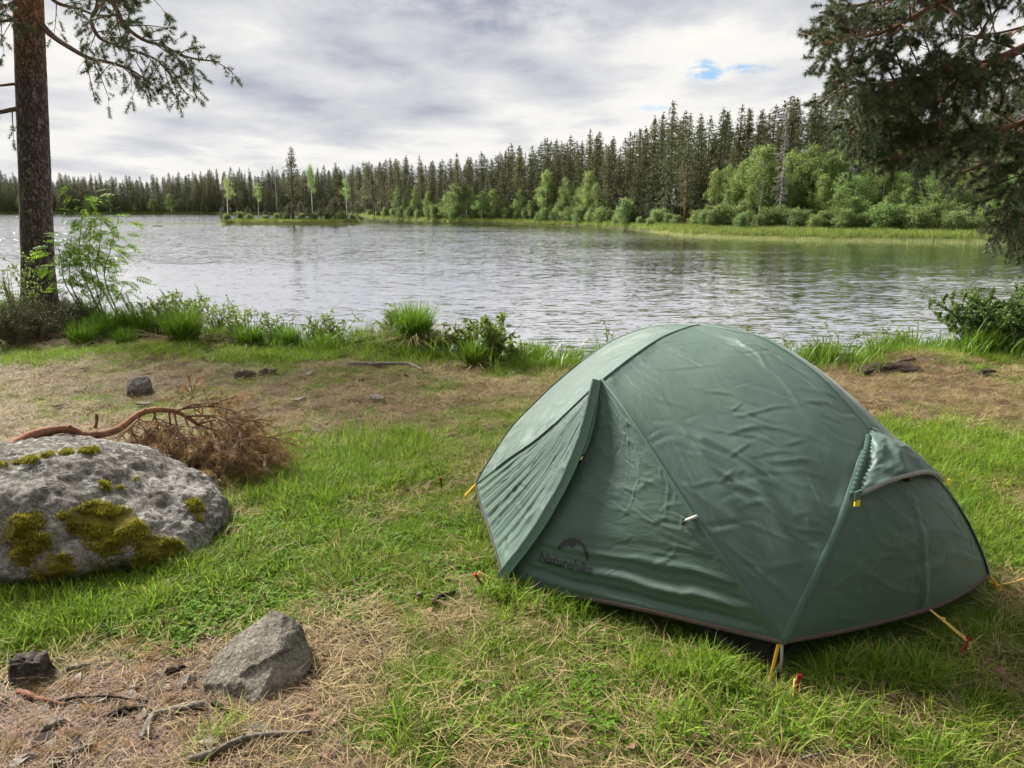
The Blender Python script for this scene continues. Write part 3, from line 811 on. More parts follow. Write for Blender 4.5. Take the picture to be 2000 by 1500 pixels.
o = mbt.obj('dead_pole_tree', MAT_BARK_GREY); o.location = island_pt(543, 0.3)
tag(o, 'bare dead stem between the birches on the small island', 'dead tree')
for i, (px, h, w_) in enumerate([(445, 1.1, 1.4), (470, 1.3, 1.0), (488, 1.0, 1.5), (540, 1.1, 1.2), (590, 1.2, 1.2), (640, 1.2, 1.5), (668, 1.4, 1.5), (690, 1.0, 1.2), (520, .9, 1.5), (560, 1.0, 1.6), (615, 1.1, 1.4), (705, .7, 1.4)]):
    bush(px, h, 0, w_, i, 'low shrub growing on the small island', 'shrubs on the island', island_pt(px, -1.2 + 0.5 * (i % 3)))
# ---- shore sedge and reeds
rngs = np.random.default_rng(12)
pts, scs = [], []
for t in np.linspace(px_t(-100), px_t(2150), 2600):
    d = float(shore_d(t)); k = 1 / math.hypot(t, 1)
    wmax = 11 if t > px_t(1270) else (3.0 if t > px_t(700) else 1.0)
    for _ in range(5 if t > px_t(1270) else 2):
        o_ = rngs.uniform(0.05, 1.0) ** 1.0 * wmax + 0.05
        tt = t + rngs.normal(0, 0.0006)
        pts.append(((d + o_) * tt * k, (d + o_) * k, float(np.interp(o_, OFFS, ZOFF)) - 0.05)); scs.append(rngs.uniform(0.45, 1.0))
for _ in range(1400):
    a = rngs.uniform(0, 6.28); r = math.sqrt(rngs.uniform()) * 1.0
    pts.append((IC[0] + 10 * r * math.cos(a), IC[1] + 3.9 * r * math.sin(a), -0.50 + 0.14 * (1 - r))); scs.append(rngs.uniform(0.3, 0.7))
scatter('shore_sedge', 'sedge', np.array(pts), np.array(scs), 'yellow-green sedge along the far shore and on the island', 'sedge', 0.05)
pts = []
for _ in range(200):
    px = rngs.uniform(225, 440); q = on_z(px, rngs.normal(438.2, 0.9), WATER); pts.append(q - [0, 0, 0.1])
for _ in range(60):
    px = rngs.uniform(700, 745); q = on_z(px, rngs.normal(438.5, 1.0), WATER); pts.append(q - [0, 0, 0.1])
for _ in range(500):
    px = rngs.uniform(1280, 1960); t = px_t(px); d = float(shore_d(t)) - rngs.exponential(0.8); k = 1 / math.hypot(t, 1); pts.append((d * t * k, d * k, WATER - 0.05))
scatter('lake_reeds', 'reed', np.array(pts), RNG.uniform(0.6, 1.1, len(pts)), 'thin sparse reeds standing in the shallow lake water', 'reeds', 0.05)

def nth(k):
    return str(k) + ('th' if 10 <= k % 100 <= 20 else {1: 'st', 2: 'nd', 3: 'rd'}.get(k % 10, 'th'))
for key in sorted({(k, p) for _, k, p, _ in ROLL}):
    L_ = sorted([r for r in ROLL if (r[1], r[2]) == key], key=lambda r: r[3])
    for i, (ob, k, p, px) in enumerate(L_):
        where = nth(i + 1) + ' from the left' if i < len(L_) / 2 else (nth(len(L_) - i) + ' from the right')
        ob['label'] = '%s in the %s, %s' % (k, p, where)
# ================================================================== TENT
TO = np.array([0.88, 3.57, 0.0]); TU = unit(np.array([0.592, -0.805, 0.0])); TW = unit(np.array([0.805, 0.592, 0.0]))
def tw(L):
    L = np.asarray(L, float)
    return TO + L[..., 0:1] * TU + L[..., 1:2] * TW + L[..., 2:3] * np.array([0, 0, 1.0])
TOPP = (0, 0, 1.105); PF = (0, -.616, .922); PB_ = (0, .616, .922)
HUBF = (.868, 0, .802); HUBH = (-.82, 0, .795)
cB, cD, cE, cFc = (.967, -.629, .156), (1.129, .62, .10), (-1.0, -.605, .145), (-1.0, .605, .145)
A_ = (-.13, -1.04, .055); A2 = (-.13, 1.04, .055)
cv = {
 'ridgeF': [TOPP, (.2, 0, 1.103), (.376, 0, 1.083), (.63, 0, .975), HUBF],
 'ridgeH': [TOPP, (-.28, 0, 1.065), (-.567, 0, .955), HUBH],
 'crossF': [TOPP, (0, -.094, 1.099), (0, -.263, 1.068), (0, -.452, .997), PF],
 'legB': [HUBF, (.92, -.13, .745), (.955, -.25, .64), (.978, -.35, .541), (.987, -.47, .40), (.978, -.56, .266), cB],
 'legD': [HUBF, (.902, .1, .757), (.985, .2, .653), (1.03, .3, .555), (1.083, .42, .4), (1.119, .54, .222), cD],
 'legE': [HUBH, (-.90, -.14, .66), (-.938, -.24, .565), (-.969, -.38, .44), (-.985, -.52, .272), cE],
 'seamPB': [PF, (.248, -.66, .787), (.585, -.69, .533), (.833, -.665, .315), cB],
 'seamPE': [PF, (-.307, -.69, .614), (-.615, -.655, .408), cE],
 'PA': [PF, (.045, -.75, .643), (-.005, -.9, .34), A_],
 'PAin': [PF, (.015, -.70, .643), (-.05, -.875, .34), (-.15, -1.0, .05)],
 'AB': [A_, (.112, -.908, .06), (.442, -.791, .1), (.739, -.695, .13), cB],
 'AinB': [(-.15, -1.0, .05), (.112, -.905, .06), (.442, -.791, .1), (.739, -.695, .13), cB],
 'AE': [A_, (-.491, -.854, .08), (-.762, -.731, .12), cE],
 'BD': [cB, (1.06, -.32, .145), (1.14, .07, .13), (1.15, .36, .115), cD],
 'EF': [cE, (-1.1, 0, .12), cFc],
}
def mir(name, sub=None):
    P = [(a, -s, z) for a, s, z in cv[name]]
    if sub: P[-1] = sub
    return P
cv['crossB'] = mir('crossF'); cv['legF'] = mir('legE')
cv['seamPD'] = mir('seamPB', cD); cv['seamPF'] = mir('seamPE')
cv['A2D'] = mir('AB', cD); cv['A2F'] = mir('AE'); cv['PA2'] = mir('PA')
def curve(name, n, rev=False):
    P = spline(cv[name], n)
    return P[::-1] if rev else P
def coons(c0, c1, d0, d1):
    n, m = len(c0), len(d0)
    u = np.linspace(0, 1, n)[:, None, None]; v = np.linspace(0, 1, m)[None, :, None]
    S = (1 - v) * c0[:, None] + v * c1[:, None] + (1 - u) * d0[None] + u * d1[None]
    S -= (1 - u) * (1 - v) * c0[0] + u * (1 - v) * c0[-1] + (1 - u) * v * c1[0] + u * v * c1[-1]
    return S
def outward_normals(S):
    du = np.gradient(S, axis=0); dv = np.gradient(S, axis=1)
    N = np.cross(du, dv); N = unit(N)
    c = np.array([0, 0, 0.35])
    sgn = np.sign(np.sum(N * (S - c), -1).mean())
    return N * sgn
def crease(x, y, seed, k=2.5):
    n = fbm(x, y, seed, 3)
    return (1 - np.abs(2 * n - 1)) ** k
def pleat(ph, seed=0):
    return np.sin(ph) + 0.35 * np.sin(2.3 * ph + 1.3)
# fabric
def fabric_mat(name, col, trans=0.16):
    m, g = new_mat(name)
    co = g.n('ShaderNodeTexCoord').outputs['Object']
    uvc = g.n('ShaderNodeAttribute', dict(attribute_name='fold')).outputs['Vector']
    n1 = g.noise(g.mapping(uvc, (0.6, 3.0, 1.0), (0, 0, 0), (0, 0, 0.2)), 5.0, 3, 0.6, 0.3)
    ridged = g.math('SUBTRACT', 1.0, g.math('ABSOLUTE', g.math('SUBTRACT', g.math('MULTIPLY', n1, 2.0), 1.0)))
    ridged = g.math('POWER', ridged, 8.0)
    n2 = g.noise(g.mapping(uvc, (1, 2.6, 1), (3, 1, 0), (0, 0, -0.4)), 13.0, 3, 0.6, 0.4)
    r2 = g.math('POWER', g.math('SUBTRACT', 1.0, g.math('ABSOLUTE', g.math('SUBTRACT', g.math('MULTIPLY', n2, 2.0), 1.0))), 14.0)
    mask = g.maprange(g.noise(uvc, 2.2, 3, 0.5), 0.42, 0.62)
    hgt = g.math('ADD', g.math('MULTIPLY', ridged, 0.8), g.math('MULTIPLY', g.math('MULTIPLY', r2, mask), 0.55))
    hgt = g.math('ADD', hgt, g.math('MULTIPLY', g.noise(co, 60, 3, 0.6), 0.10))
    bn = g.n('ShaderNodeBump', None, Strength=0.20, Distance=0.004, Height=hgt)
    c2 = g.mix(g.math('MULTIPLY', g.noise(co, 3.0, 4, 0.6), 0.35), col, tuple(min(1, c * 1.35 + 0.01) for c in col))
    p = g.n('ShaderNodeBsdfPrincipled', None, Base_Color=c2, Roughness=0.55, Normal=bn.outputs[0])
    p.inputs['Specular IOR Level'].default_value = 0.5
    p.inputs['Sheen Weight'].default_value = 0.15
    p.inputs['Sheen Roughness'].default_value = 0.4
    tl = g.n('ShaderNodeBsdfTranslucent', None, Color=c2)
    sh = g.n('ShaderNodeMixShader', None, _0=trans, _1=p.outputs[0], _2=tl.outputs[0])
    finish(g, sh.outputs[0])
    return m
MAT_FLY = fabric_mat('green_tent_fabric', (0.062, 0.112, 0.090))
MAT_BIND = simple_mat('brown_binding_tape', (0.085, 0.062, 0.058), (0.12, 0.09, 0.082), 0.8, 40, 0.2)
MAT_SEAM = fabric_mat('green_seam_tape', (0.042, 0.094, 0.072), 0.0)
MAT_INNER = simple_mat('dark_inner_mesh', (0.012, 0.010, 0.010), (0.026, 0.021, 0.020), 0.85, 30, 0.2)
MAT_TUB = simple_mat('dark_blue_groundsheet', (0.012, 0.017, 0.026), (0.02, 0.028, 0.04), 0.5, 30, 0.4)
MAT_POLE = simple_mat('grey_alloy_pole', (0.35, 0.35, 0.35), (0.42, 0.42, 0.42), 0.35, 20, 0.5, metal=0.8)
MAT_STRAP = simple_mat('yellow_webbing', (0.62, 0.33, 0.025), (0.74, 0.42, 0.04), 0.7, 200, 0.3)
MAT_CORD = simple_mat('yellow_cord', (0.70, 0.42, 0.06), (0.82, 0.60, 0.22), 0.7, 400, 0.3)
MAT_STAKE = simple_mat('red_anodised_stake', (0.19, 0.012, 0.012), (0.27, 0.02, 0.015), 0.35, 60, 0.6, metal=0.5)
MAT_BLACK = simple_mat('black_plastic', (0.010, 0.010, 0.011), (0.018, 0.018, 0.019), 0.45, 30, 0.4)
MAT_REFLECT = simple_mat('grey_reflective_trim', (0.22, 0.225, 0.235), (0.30, 0.305, 0.315), 0.5, 60, 0.5)
MAT_TOGGLE = simple_mat('pale_toggle', (0.42, 0.44, 0.43), (0.52, 0.54, 0.53), 0.5, 60, 0.5)
MAT_YELLOW = simple_mat('yellow_tab', (0.70, 0.50, 0.03), (0.80, 0.60, 0.05), 0.6, 60, 0.3)
MAT_PRINT = simple_mat('black_logo_print', (0.012, 0.014, 0.014), (0.02, 0.022, 0.022), 0.45, 30, 0.4)

tent = empty('tent', 'dark green two-person dome tent pitched on the grass by the lake', 'tent', tuple(TO))
tent_loc = np.array(TO)
PANELS = {}
def panel(name, S, disp, label=None, mat=None, keep=True):
    """S local grid; disp(S,u,v) -> metres outwards"""
    N = outward_normals(S)
    nu, nv = S.shape[:2]
    u, v = np.meshgrid(np.linspace(0, 1, nu), np.linspace(0, 1, nv), indexing='ij')
    edge = sstep(np.minimum(np.minimum(u, 1 - u), np.minimum(v, 1 - v)), 0.0, 0.05)
    D = disp(S, u, v)
    S2 = S + N * (D * edge)[..., None]
    Wd = tw(S2) - tent_loc
    mb = MB().add(Wd.reshape(-1, 3), None, grid_quads(nu, nv))
    o = mb.obj(name, mat or MAT_FLY, tent)
    lu = np.linalg.norm(np.diff(S, axis=0), axis=-1).sum(0).mean(); lv = np.linalg.norm(np.diff(S, axis=1), axis=-1).sum(1).mean()
    fold = np.stack([u * lu, v * lv, np.full_like(u, sum(map(ord, name)) % 17)], -1)
    at = o.data.attributes.new('fold', 'FLOAT_VECTOR', 'POINT'); at.data.foreach_set('vector', fold.reshape(-1, 3).astype(np.float32).ravel())
    if label: o['label'] = label
    if keep: PANELS[name] = (tw(S2).reshape(-1, 3), grid_quads(nu, nv))
    return o, S2
NN = 190
def creases(u, v, lu, lv, n, seed, ang, spread, amp=0.003, wid=(0.005, 0.011), length=(0.07, 0.38), um=(0, 1), vm=(0, 1)):
    """sharp tension creases: thin raised lines of random length, heading about ang (radians from the u axis)"""
    rng = np.random.default_rng(seed); x = u * lu; y = v * lv; d = np.zeros_like(u)
    for k in range(n):
        cx, cy = rng.uniform(*um) * lu, rng.uniform(*vm) * lv
        a = ang + rng.normal(0, spread); L = rng.uniform(*length) * rng.uniform(.5, 1); w = rng.uniform(*wid); A = amp * rng.uniform(.4, 1) * rng.choice([1, 1, -1])
        dx, dy = x - cx, y - cy
        t = dx * math.cos(a) + dy * math.sin(a); q = -dx * math.sin(a) + dy * math.cos(a) + rng.normal(0, .35) * t * t + .006 * np.sin(t * rng.uniform(15, 40))
        d += A * np.exp(-(q / w) ** 2) * np.exp(-(t / (L / 2)) ** 4) - .5 * A * np.exp(-((q - 2.0 * w) / (1.6 * w)) ** 2) * np.exp(-(t / (L / 2)) ** 4)
    return d
def dip(u, v, k):
    return -k * 16 * u * (1 - u) * v * (1 - v)
# main side panel facing the camera
def d_body(S, u, v):
    a, z = S[..., 0], S[..., 2]
    d = dip(u, v, 0.012)
    # long slanting tension creases running toward the front corner
    q = u * 0.9 + v * 0.25
    d += 0.0075 * (crease(u * 2.0 - v * 0.6, v * 9 + u * 3.0, 51, 4) - 0.35) * sstep(v, 0.25, 0.6)
    d += 0.0035 * (crease(u * 1.2, v * 9 - u * 1.0, 52, 2) - 0.3) * sstep(0.5 - v, 0.0, 0.4)
    # pulled folds above the vent corner
    d += 0.006 * pleat((v * 26 + u * 7)) * np.exp(-((u - 0.93) / 0.12) ** 2 - ((v - 0.55) / 0.25) ** 2)
    d += 0.005 * pleat(v * 30 - u * 9) * np.exp(-((u - 0.78) / 0.18) ** 2 - ((v - 0.72) / 0.16) ** 2)
    # gathered folds at the front edge of the roof
    d += 0.007 * pleat(v * 36 - u * 6) * np.exp(-((u - 0.35) / 0.3) ** 2 - ((v - 0.07) / 0.10) ** 2)
    d += creases(u, v, .95, .80, 90, 1, -.45, .35, .0017, (.0035, .008)) + creases(u, v, .95, .80, 30, 2, -.65, .25, .0023, (.004, .008), um=(.45, 1), vm=(.4, .9)) + creases(u, v, .95, .80, 16, 3, .05, .15, .0035, vm=(.0, .2), um=(.1, .8), length=(.2, .5))
    return d + 0.004 * (fbm(u * 5, v * 6, 53) - 0.5)
panel('side_panel', coons(curve('ridgeF', NN), curve('seamPB', NN), curve('crossF', 150), curve('legB', 150)), d_body)
def d_head(S, u, v):
    return dip(u, v, 0.018) + 0.006 * (crease(u * 3, v * 8 + u * 2, 61, 4) - 0.3) + 0.005 * pleat(u * 20 + v * 8) * np.exp(-((v - 0.9) / 0.15) ** 2) + 0.006 * (crease(u * 9, v * 9, 66, 3) - .3) * sstep(v, .45, .8) * sstep(u, .2, .4) + creases(u, v, .9, .8, 40, 8, .2, .5, .0025)
panel('roof_panel', coons(curve('ridgeH', NN), curve('seamPE', NN), curve('crossF', 70), curve('legE', 70)), d_head)
# door half with the print
def d_door(S, u, v):
    z = S[..., 2]
    d = dip(u, v, 0.012)
    low = sstep(0.34 - v, 0.0, 0.25)
    ph = v * 62 + 1.6 * (fbm(u * 3, v * 4, 71) - 0.5) * 2 + u * 2.0
    d += 0.010 * pleat(ph) * low * sstep(u, 0.0, 0.12) * (0.55 + 0.45 * u) * sstep(1.02 - u, 0.0, 0.2)
    d += 0.005 * (crease(u * 3 - v, v * 9 + u * 1.5, 72, 4) - 0.3) * sstep(v, 0.2, 0.45)
    d += creases(u, v, 1.15, .95, 80, 4, .08, .3, .0022, (.0035, .008), vm=(.1, .85)) + creases(u, v, 1.15, .95, 12, 5, 1.0, .3, .0022, (.0035, .008), vm=(.4, .95))
    return d + 0.004 * (fbm(u * 6, v * 7, 73) - 0.5)
panel('door_panel', coons(curve('AinB', NN), np.repeat(np.array([PF]), NN, 0), curve('PAin', 150, True), curve('seamPB', 150, True)), d_door)
def d_flap(S, u, v):
    d = dip(u, v, -0.012)
    d += 0.0042 * pleat(u * 62 + 1.2 * fbm(u * 4, v * 3, 81)) * sstep(0.62 - v, 0.0, 0.4) * sstep(u, 0.10, 0.3)
    d += 0.008 * (crease(u * 5, v * 6, 82, 3) - 0.3) * sstep(0.45 - u, 0, 0.3)
    return d + creases(u, v, .95, .9, 40, 6, 1.2, .5, .0028)
flap, Sflap = panel('door_flap', coons(curve('AE', NN), np.repeat(np.array([PF]), NN, 0), curve('PA', 140, True), curve('seamPE', 140, True)), d_flap, 'pale lit left half of the tent door')
def d_end(S, u, v):
    d = dip(u, v, -0.02)
    d += 0.004 * (crease(u * 3, v * 7 + u * 4, 91, 4) - 0.3)
    d += 0.004 * pleat(v * 30 - u * 6) * np.exp(-((u - 0.55) / 0.16) ** 2 - ((v - 0.3) / 0.16) ** 2)
    d += 0.010 * np.exp(-((u - 0.53) / 0.02) ** 2) * sstep(0.7 - v, 0, 0.5)
    return d + creases(u, v, 1.3, .7, 40, 7, .5, .5, .0018)
panel('end_panel', coons(curve('BD', NN), np.repeat(np.array([HUBF]), NN, 0), curve('legB', 120, True), curve('legD', 120, True)), d_end, 'shaded dark green foot end of the tent')
low = lambda S, u, v: dip(u, v, 0.012) + 0.006 * (crease(u * 3, v * 7, 95, 4) - 0.3)
panel('head_panel', coons(curve('EF', 40), np.repeat(np.array([HUBH]), 40, 0), curve('legE', 40, True), curve('legF', 40, True)), low)
panel('rear_side_panel', coons(curve('ridgeF', 60), curve('seamPD', 60), curve('crossB', 40), curve('legD', 40)), low)
panel('rear_roof_panel', coons(curve('ridgeH', 60), curve('seamPF', 60), curve('crossB', 40), curve('legF', 40)), low)
panel('rear_door_panel', coons(curve('A2D', 60), np.repeat(np.array([PB_]), 60, 0), curve('PA2', 40, True), curve('seamPD', 40, True)), low)
panel('rear_door_flap', coons(curve('A2F', 60), np.repeat(np.array([PB_]), 60, 0), curve('PA2', 40, True), curve('seamPF', 40, True)), low)

def tl(P):   # tent-local curve to coordinates under the tent empty
    return tw(np.asarray(P, float)) - tent_loc
def ribbon(name, P, width, side, mat, lift=0.002, wob=0.0, seed=0, parent=None, thick=0.003):
    """flat band along a local curve; side = direction across the band"""
    P = np.asarray(P, float); n = len(P)
    T = unit(np.gradient(P, axis=0)); Sd = np.asarray(side, float)
    Sd = np.broadcast_to(Sd, P.shape); Sd = unit(Sd - T * np.sum(Sd * T, -1, keepdims=True))
    N = unit(np.cross(T, Sd)); N = N * np.sign(np.sum(N * (P - [0, 0, .35]), -1, keepdims=True))
    w = width / 2
    wv = wob * (vnoise(np.arange(n) * 0.9, 0 * np.arange(n) + seed, 3) - 0.5)[:, None]
    rows = [P - Sd * w + N * lift, P - Sd * w * 0.6 + N * (lift + thick + wv), P + Sd * w * 0.6 + N * (lift + thick - wv), P + Sd * w + N * lift]
    mb = MB().add(tl(np.stack(rows, 0)).reshape(-1, 3), None, grid_quads(4, n))
    o = mb.obj(name, mat, parent or tent)
    return o
# seams, hems
def cross_side(P, ref):
    return np.asarray(ref, float) - np.asarray(P, float)
P = curve('seamPB', 90); ribbon('seam', P, 0.016, unit(np.array([[0.55, 0, 0.83]])), MAT_SEAM, 0.0015, 0.003, 1)
P = curve('crossF', 60); ribbon('seam', P, 0.014, (1, 0, 0), MAT_SEAM, 0.0015, 0.0015, 2)
P = curve('seamPE', 60); ribbon('seam', P, 0.012, (0.5, 0, 0.85), MAT_SEAM, 0.0015, 0.003, 3)
P = curve('legB', 80)[12:]; ribbon('pole_seam', P, 0.026, (1, 0.9, 0), MAT_SEAM, 0.0015, 0.002, 4, thick=0.0025)
P = curve('legD', 60); ribbon('pole_seam', P, 0.018, (1, -0.9, 0), MAT_SEAM, 0.002, 0.003, 5, thick=0.005)
P = curve('legE', 60); ribbon('pole_seam', P, 0.014, (1, 0.9, 0), MAT_SEAM, 0.002, 0.003, 6)
P = curve('ridgeF', 60); ribbon('ridge_seam', P, 0.012, (0, 1, 0), MAT_SEAM, 0.001, 0.002, 7)
P = curve('ridgeH', 60); ribbon('ridge_seam', P, 0.012, (0, 1, 0), MAT_SEAM, 0.001, 0.002, 8)
for nm in ('AB', 'AE', 'BD', 'EF', 'A2D', 'A2F'):
    P = curve(nm, 60) + [0, 0, 0.002]
    ribbon('hem_binding', P, 0.020, (0, 0, 1), MAT_BIND, 0.002, 0.002, 9)
# a faint stitched line across the side panel
P = spline([(0.42, -.24, 1.012), (0.56, -.38, .86), (0.66, -.50, .72)], 40)
# zip flap along the door edge: a crumpled, folded band standing proud
P = spline([tuple(np.array(PF) + [0.004, -0.012, 0.0])] + [tuple(np.array(q) + [0.0, -0.012, 0.0]) for q in cv['PA'][1:]], 120)
n = len(P); T = unit(np.gradient(P, axis=0))
sd = unit(np.cross(T, np.array([0.75, -0.6, 0.25])))
sd = sd * np.sign(np.sum(sd * np.array([-1, 0, 0.2]), -1, keepdims=True))
out = np.array([0.25, -0.93, 0.25])
rows = []
i_ = np.arange(n)
for k, (s_, o_) in enumerate(((0.006, -0.022), (-0.002, -0.006), (-0.003, 0.0), (0.004, 0.003), (0.016, 0.0025), (0.028, 0.0035), (0.038, -0.004))):
    wv = 0.008 * (fbm(i_ * 0.13, 0 * i_ + k * 0.45, 17, 3) - 0.5)[:, None] * (1 if k else 0)
    rows.append(P + sd * s_ + out * (o_ + wv))
S = np.stack(rows, 0)
mb = MB().add(tl(S).reshape(-1, 3), None, grid_quads(len(rows), n))
o = mb.obj('zip_flap', MAT_FLY, tent); o['label'] = 'crumpled storm flap along the open edge of the door'
fold = np.stack([np.repeat(np.arange(len(rows))[:, None], n, 1) * 0.02, np.repeat(i_[None] * 0.009, len(rows), 0), np.full((len(rows), n), 5.0)], -1)
at = o.data.attributes.new('fold', 'FLOAT_VECTOR', 'POINT'); at.data.foreach_set('vector', fold.reshape(-1, 3).astype(np.float32).ravel())
o.modifiers.new('soft', 'SUBSURF').levels = 1; o.modifiers['soft'].render_levels = 1

# inner tent and groundsheet under the raised hem
foot = {'B': tuple((lambda q: ((q - TO) @ TU, (q - TO) @ TW, 0.0))(on_z(1512, 1342))), 'D': (1.06, .60, 0), 'E': (-1.02, -.62, 0.0), 'F': (-1.02, .62, 0.0)}
ring = [foot['E'], foot['B'], foot['D'], foot['F']]
nseg = 26
low_, mid_, top_ = [], [], []
for k in range(4):
    a, b = np.array(ring[k]), np.array(ring[(k + 1) % 4])
    for t in np.linspace(0, 1, nseg, endpoint=False):
        q = a + (b - a) * t
        corner = min(t, 1 - t)
        pull = 0.13 * (1 - math.exp(-corner * 9))
        inn = unit(np.array([-q[0], -q[1], 0]))
        wr = 0.012 * math.sin(t * 70 + k) * math.exp(-corner * 6)
        low_.append(q + inn * pull * 0.75); mid_.append(q + inn * (pull * 0.85 + 0.03 + wr) + [0, 0, 0.035]); top_.append(q * np.array([0.91, 0.87, 1]) + inn * (pull + 0.02 + wr) + [0, 0, 0.23])
nr = len(low_)
S = np.stack([mid_, [(np.array(m_) + np.array(t_)) / 2 for m_, t_ in zip(mid_, top_)], top_], 1)
mb = MB().add(tl(S).reshape(-1, 3), None, grid_quads(nr, 3, True)); inner = mb.obj('inner_tent', MAT_INNER, tent)
inner['label'] = 'black inner tent wall showing below the hem'
S = np.stack([np.array(low_) + [0, 0, -0.01], (np.array(low_) + np.array(mid_)) / 2 + [0, 0, 0.004], mid_], 1)
MB().add(tl(S).reshape(-1, 3), None, grid_quads(nr, 3, True)).obj('groundsheet', MAT_TUB, inner)
# poles: the four feet reach out of the hem, the arcs run just under the fly
for leg, ft, hub in (('legB', 'B', 'ridgeF'), ('legD', 'D', None), ('legE', 'E', 'ridgeH'), ('legF', 'F', None)):
    P = curve(leg, 40); c = np.array([0, 0, .3]); P = P - unit(P - c) * 0.022
    P = np.vstack([P[:-1] if leg != 'legB' else np.vstack([P[:-2], [np.array(cB) + [-.012, .018, .01]]]), np.array([[P[-2][0] * .3 + foot[ft][0] * .7, P[-2][1] * .3 + foot[ft][1] * .7, .06]]) * [1, 1, 1] if leg != 'legB' else np.array([[*(np.array(cB[:2]) * 0.45 + np.array(foot['B'][:2]) * 0.55 + np.array([0.0, 0.022])), .085]]), np.array([foot[ft]]) + [0, 0, -0.01]])
    mb = MB(); tube(mb, tl(P), 0.0065, 8); mb.obj('pole', MAT_POLE, tent)
P = np.vstack([curve('ridgeH', 30)[::-1], curve('ridgeF', 30)[1:]]) - [0, 0, 0.022]; mb = MB(); tube(mb, tl(P), 0.0065, 8); mb.obj('pole', MAT_POLE, tent)
P = np.vstack([curve('crossF', 30)[::-1], curve('crossB', 30)[1:]]) - [0, 0, 0.022]; mb = MB(); tube(mb, tl(P), 0.0065, 8); mb.obj('pole', MAT_POLE, tent)

# vent hood over the foot end
lb = curve('legB', 60); ld = curve('legD', 60)
ib = int(np.argmin(np.abs(lb[:, 2] - .632))); idd = int(np.argmin(np.abs(ld[:, 2] - .585)))
left_e = spline([HUBF, lb[ib // 2] + [0.012, 0, 0.004], lb[ib] + [0.02, -0.012, 0]], 40); right_e = spline([HUBF, ld[idd // 2] + [0.012, 0, 0.004], ld[idd] + [0.012, 0.01, 0]], 40)
low_e = spline([left_e[-1], (1.045, -.17, .685), (1.075, .0, .69), (1.065, .14, .65), right_e[-1]], 60)
topd = np.repeat(np.array([HUBF]), 60, 0)
def d_hood(S, u, v):
    return 0.010 * (crease(u * 5, v * 3, 97, 3) - .3) + 0.012 * np.exp(-((u - .35 - .1 * v) / .05) ** 2) * sstep(1 - v, 0, .6) - 0.010 * np.exp(-((u - .52) / .07) ** 2) * sstep(1 - v, 0, .6)
S = coons(low_e, topd, left_e[::-1], right_e[::-1])
hood, Sh = panel('vent_hood', S, d_hood, 'crumpled vent hood above the foot end')
ribbon('reflective_trim', low_e + [0.004, 0, -0.004], 0.018, (0, 0, 1), MAT_REFLECT, 0.003, 0.0, 2, parent=hood)
# gathered elastic sleeve on the near edge of the hood
P = spline([left_e[6], left_e[20], left_e[-1] + [0, -.004, 0]], 90)
n = len(P); T = unit(np.gradient(P, axis=0)); Nn = unit(P - np.array([0.2, 0, .3])); Sd = np.cross(T, Nn)
ruf = 0.004 * np.sin(np.arange(n) * 1.05)[:, None]
rows = [P - Sd * .016, P - Sd * .010 + Nn * (.010 + ruf), P + Sd * .010 + Nn * (.010 - ruf), P + Sd * .018]
MB().add(tl(np.stack(rows, 0)).reshape(-1, 3), None, grid_quads(4, n)).obj('elastic_sleeve', MAT_SEAM, hood)
q = left_e[-1]
def box(mb, c, ax, ay, az):
    c, ax, ay, az = map(np.asarray, (c, ax, ay, az))
    V = [c + sx * ax + sy * ay + sz * az for sx in (-1, 1) for sy in (-1, 1) for sz in (-1, 1)]
    mb.add(V, None, [(0, 1, 3, 2), (4, 6, 7, 5), (0, 4, 5, 1), (2, 3, 7, 6), (0, 2, 6, 4), (1, 5, 7, 3)])
    return mb
mb = MB(); box(mb, tl(q + [0.022, -.012, -.022]), 0.010 * TW + 0.004 * TU, 0.003 * TU - 0.001 * TW, np.array([0, 0, 0.011])); mb.obj('yellow_tab', MAT_YELLOW, hood, False)
mb = MB(); box(mb, tl(q + [0.02, -.008, 0.006]), 0.022 * TW, 0.003 * TU, np.array([0, 0, 0.018])); mb.obj('corner_patch', MAT_SEAM, hood, False)
mb = MB(); box(mb, tl((1.035, .0, .655)), 0.020 * TW, 0.012 * TU, np.array([0, 0, 0.014])); mb.obj('vent_strut', MAT_BLACK, tent, False)
q = right_e[-1]
mb = MB(); box(mb, tl(q + [0.02, .02, -.012]), 0.004 * TW, 0.004 * TU, np.array([0, 0, 0.011])); mb.obj('orange_tab', MAT_STRAP, hood, False)

# toggle, zip pull
def surf(px, py, names=('side_panel', 'door_panel', 'door_flap', 'end_panel', 'roof_panel', 'vent_hood')):
    best = None
    for nme in names:
        V, Q = PANELS[nme]
        h = BVHTree.FromPolygons([tuple(v) for v in V], [tuple(int(k) for k in f) for f in Q]).ray_cast(Vector(CP), Vector(unit(sight(px, py))))
        if h[0] is not None and (best is None or h[3] < best[2]): best = (np.array(h[0]), np.array(h[1]), h[3])
    return best
p1 = surf(1340, 1016); p2 = surf(1362, 1008)
nrm = -unit(sight(1350, 1013)) * 0.012
mb = MB(); tube(mb, np.stack([p1[0] + nrm - tent_loc, p2[0] + nrm - tent_loc]), [0.0055, 0.0065], 8); tg = mb.obj('toggle', MAT_TOGGLE, tent)
mb = MB(); tube(mb, np.stack([p1[0] + nrm * 0.9 - tent_loc, p1[0] + nrm * 0.9 + (p1[0] - p2[0]) * 0.25 + [0, 0, -.012] - tent_loc]), [0.004, 0.006], 6); mb.obj('toggle_loop', MAT_BLACK, tg)
z0 = surf(1027, 872)
mb = MB(); tube(mb, np.array([z0[0] + [-.006, -.012, .006], z0[0] + [0, -.02, -.012], z0[0] + [.004, -.022, -.034]]) - tent_loc, [0.005, 0.005, 0.004], 6); mb.obj('zip_pull', MAT_BLACK, tent)
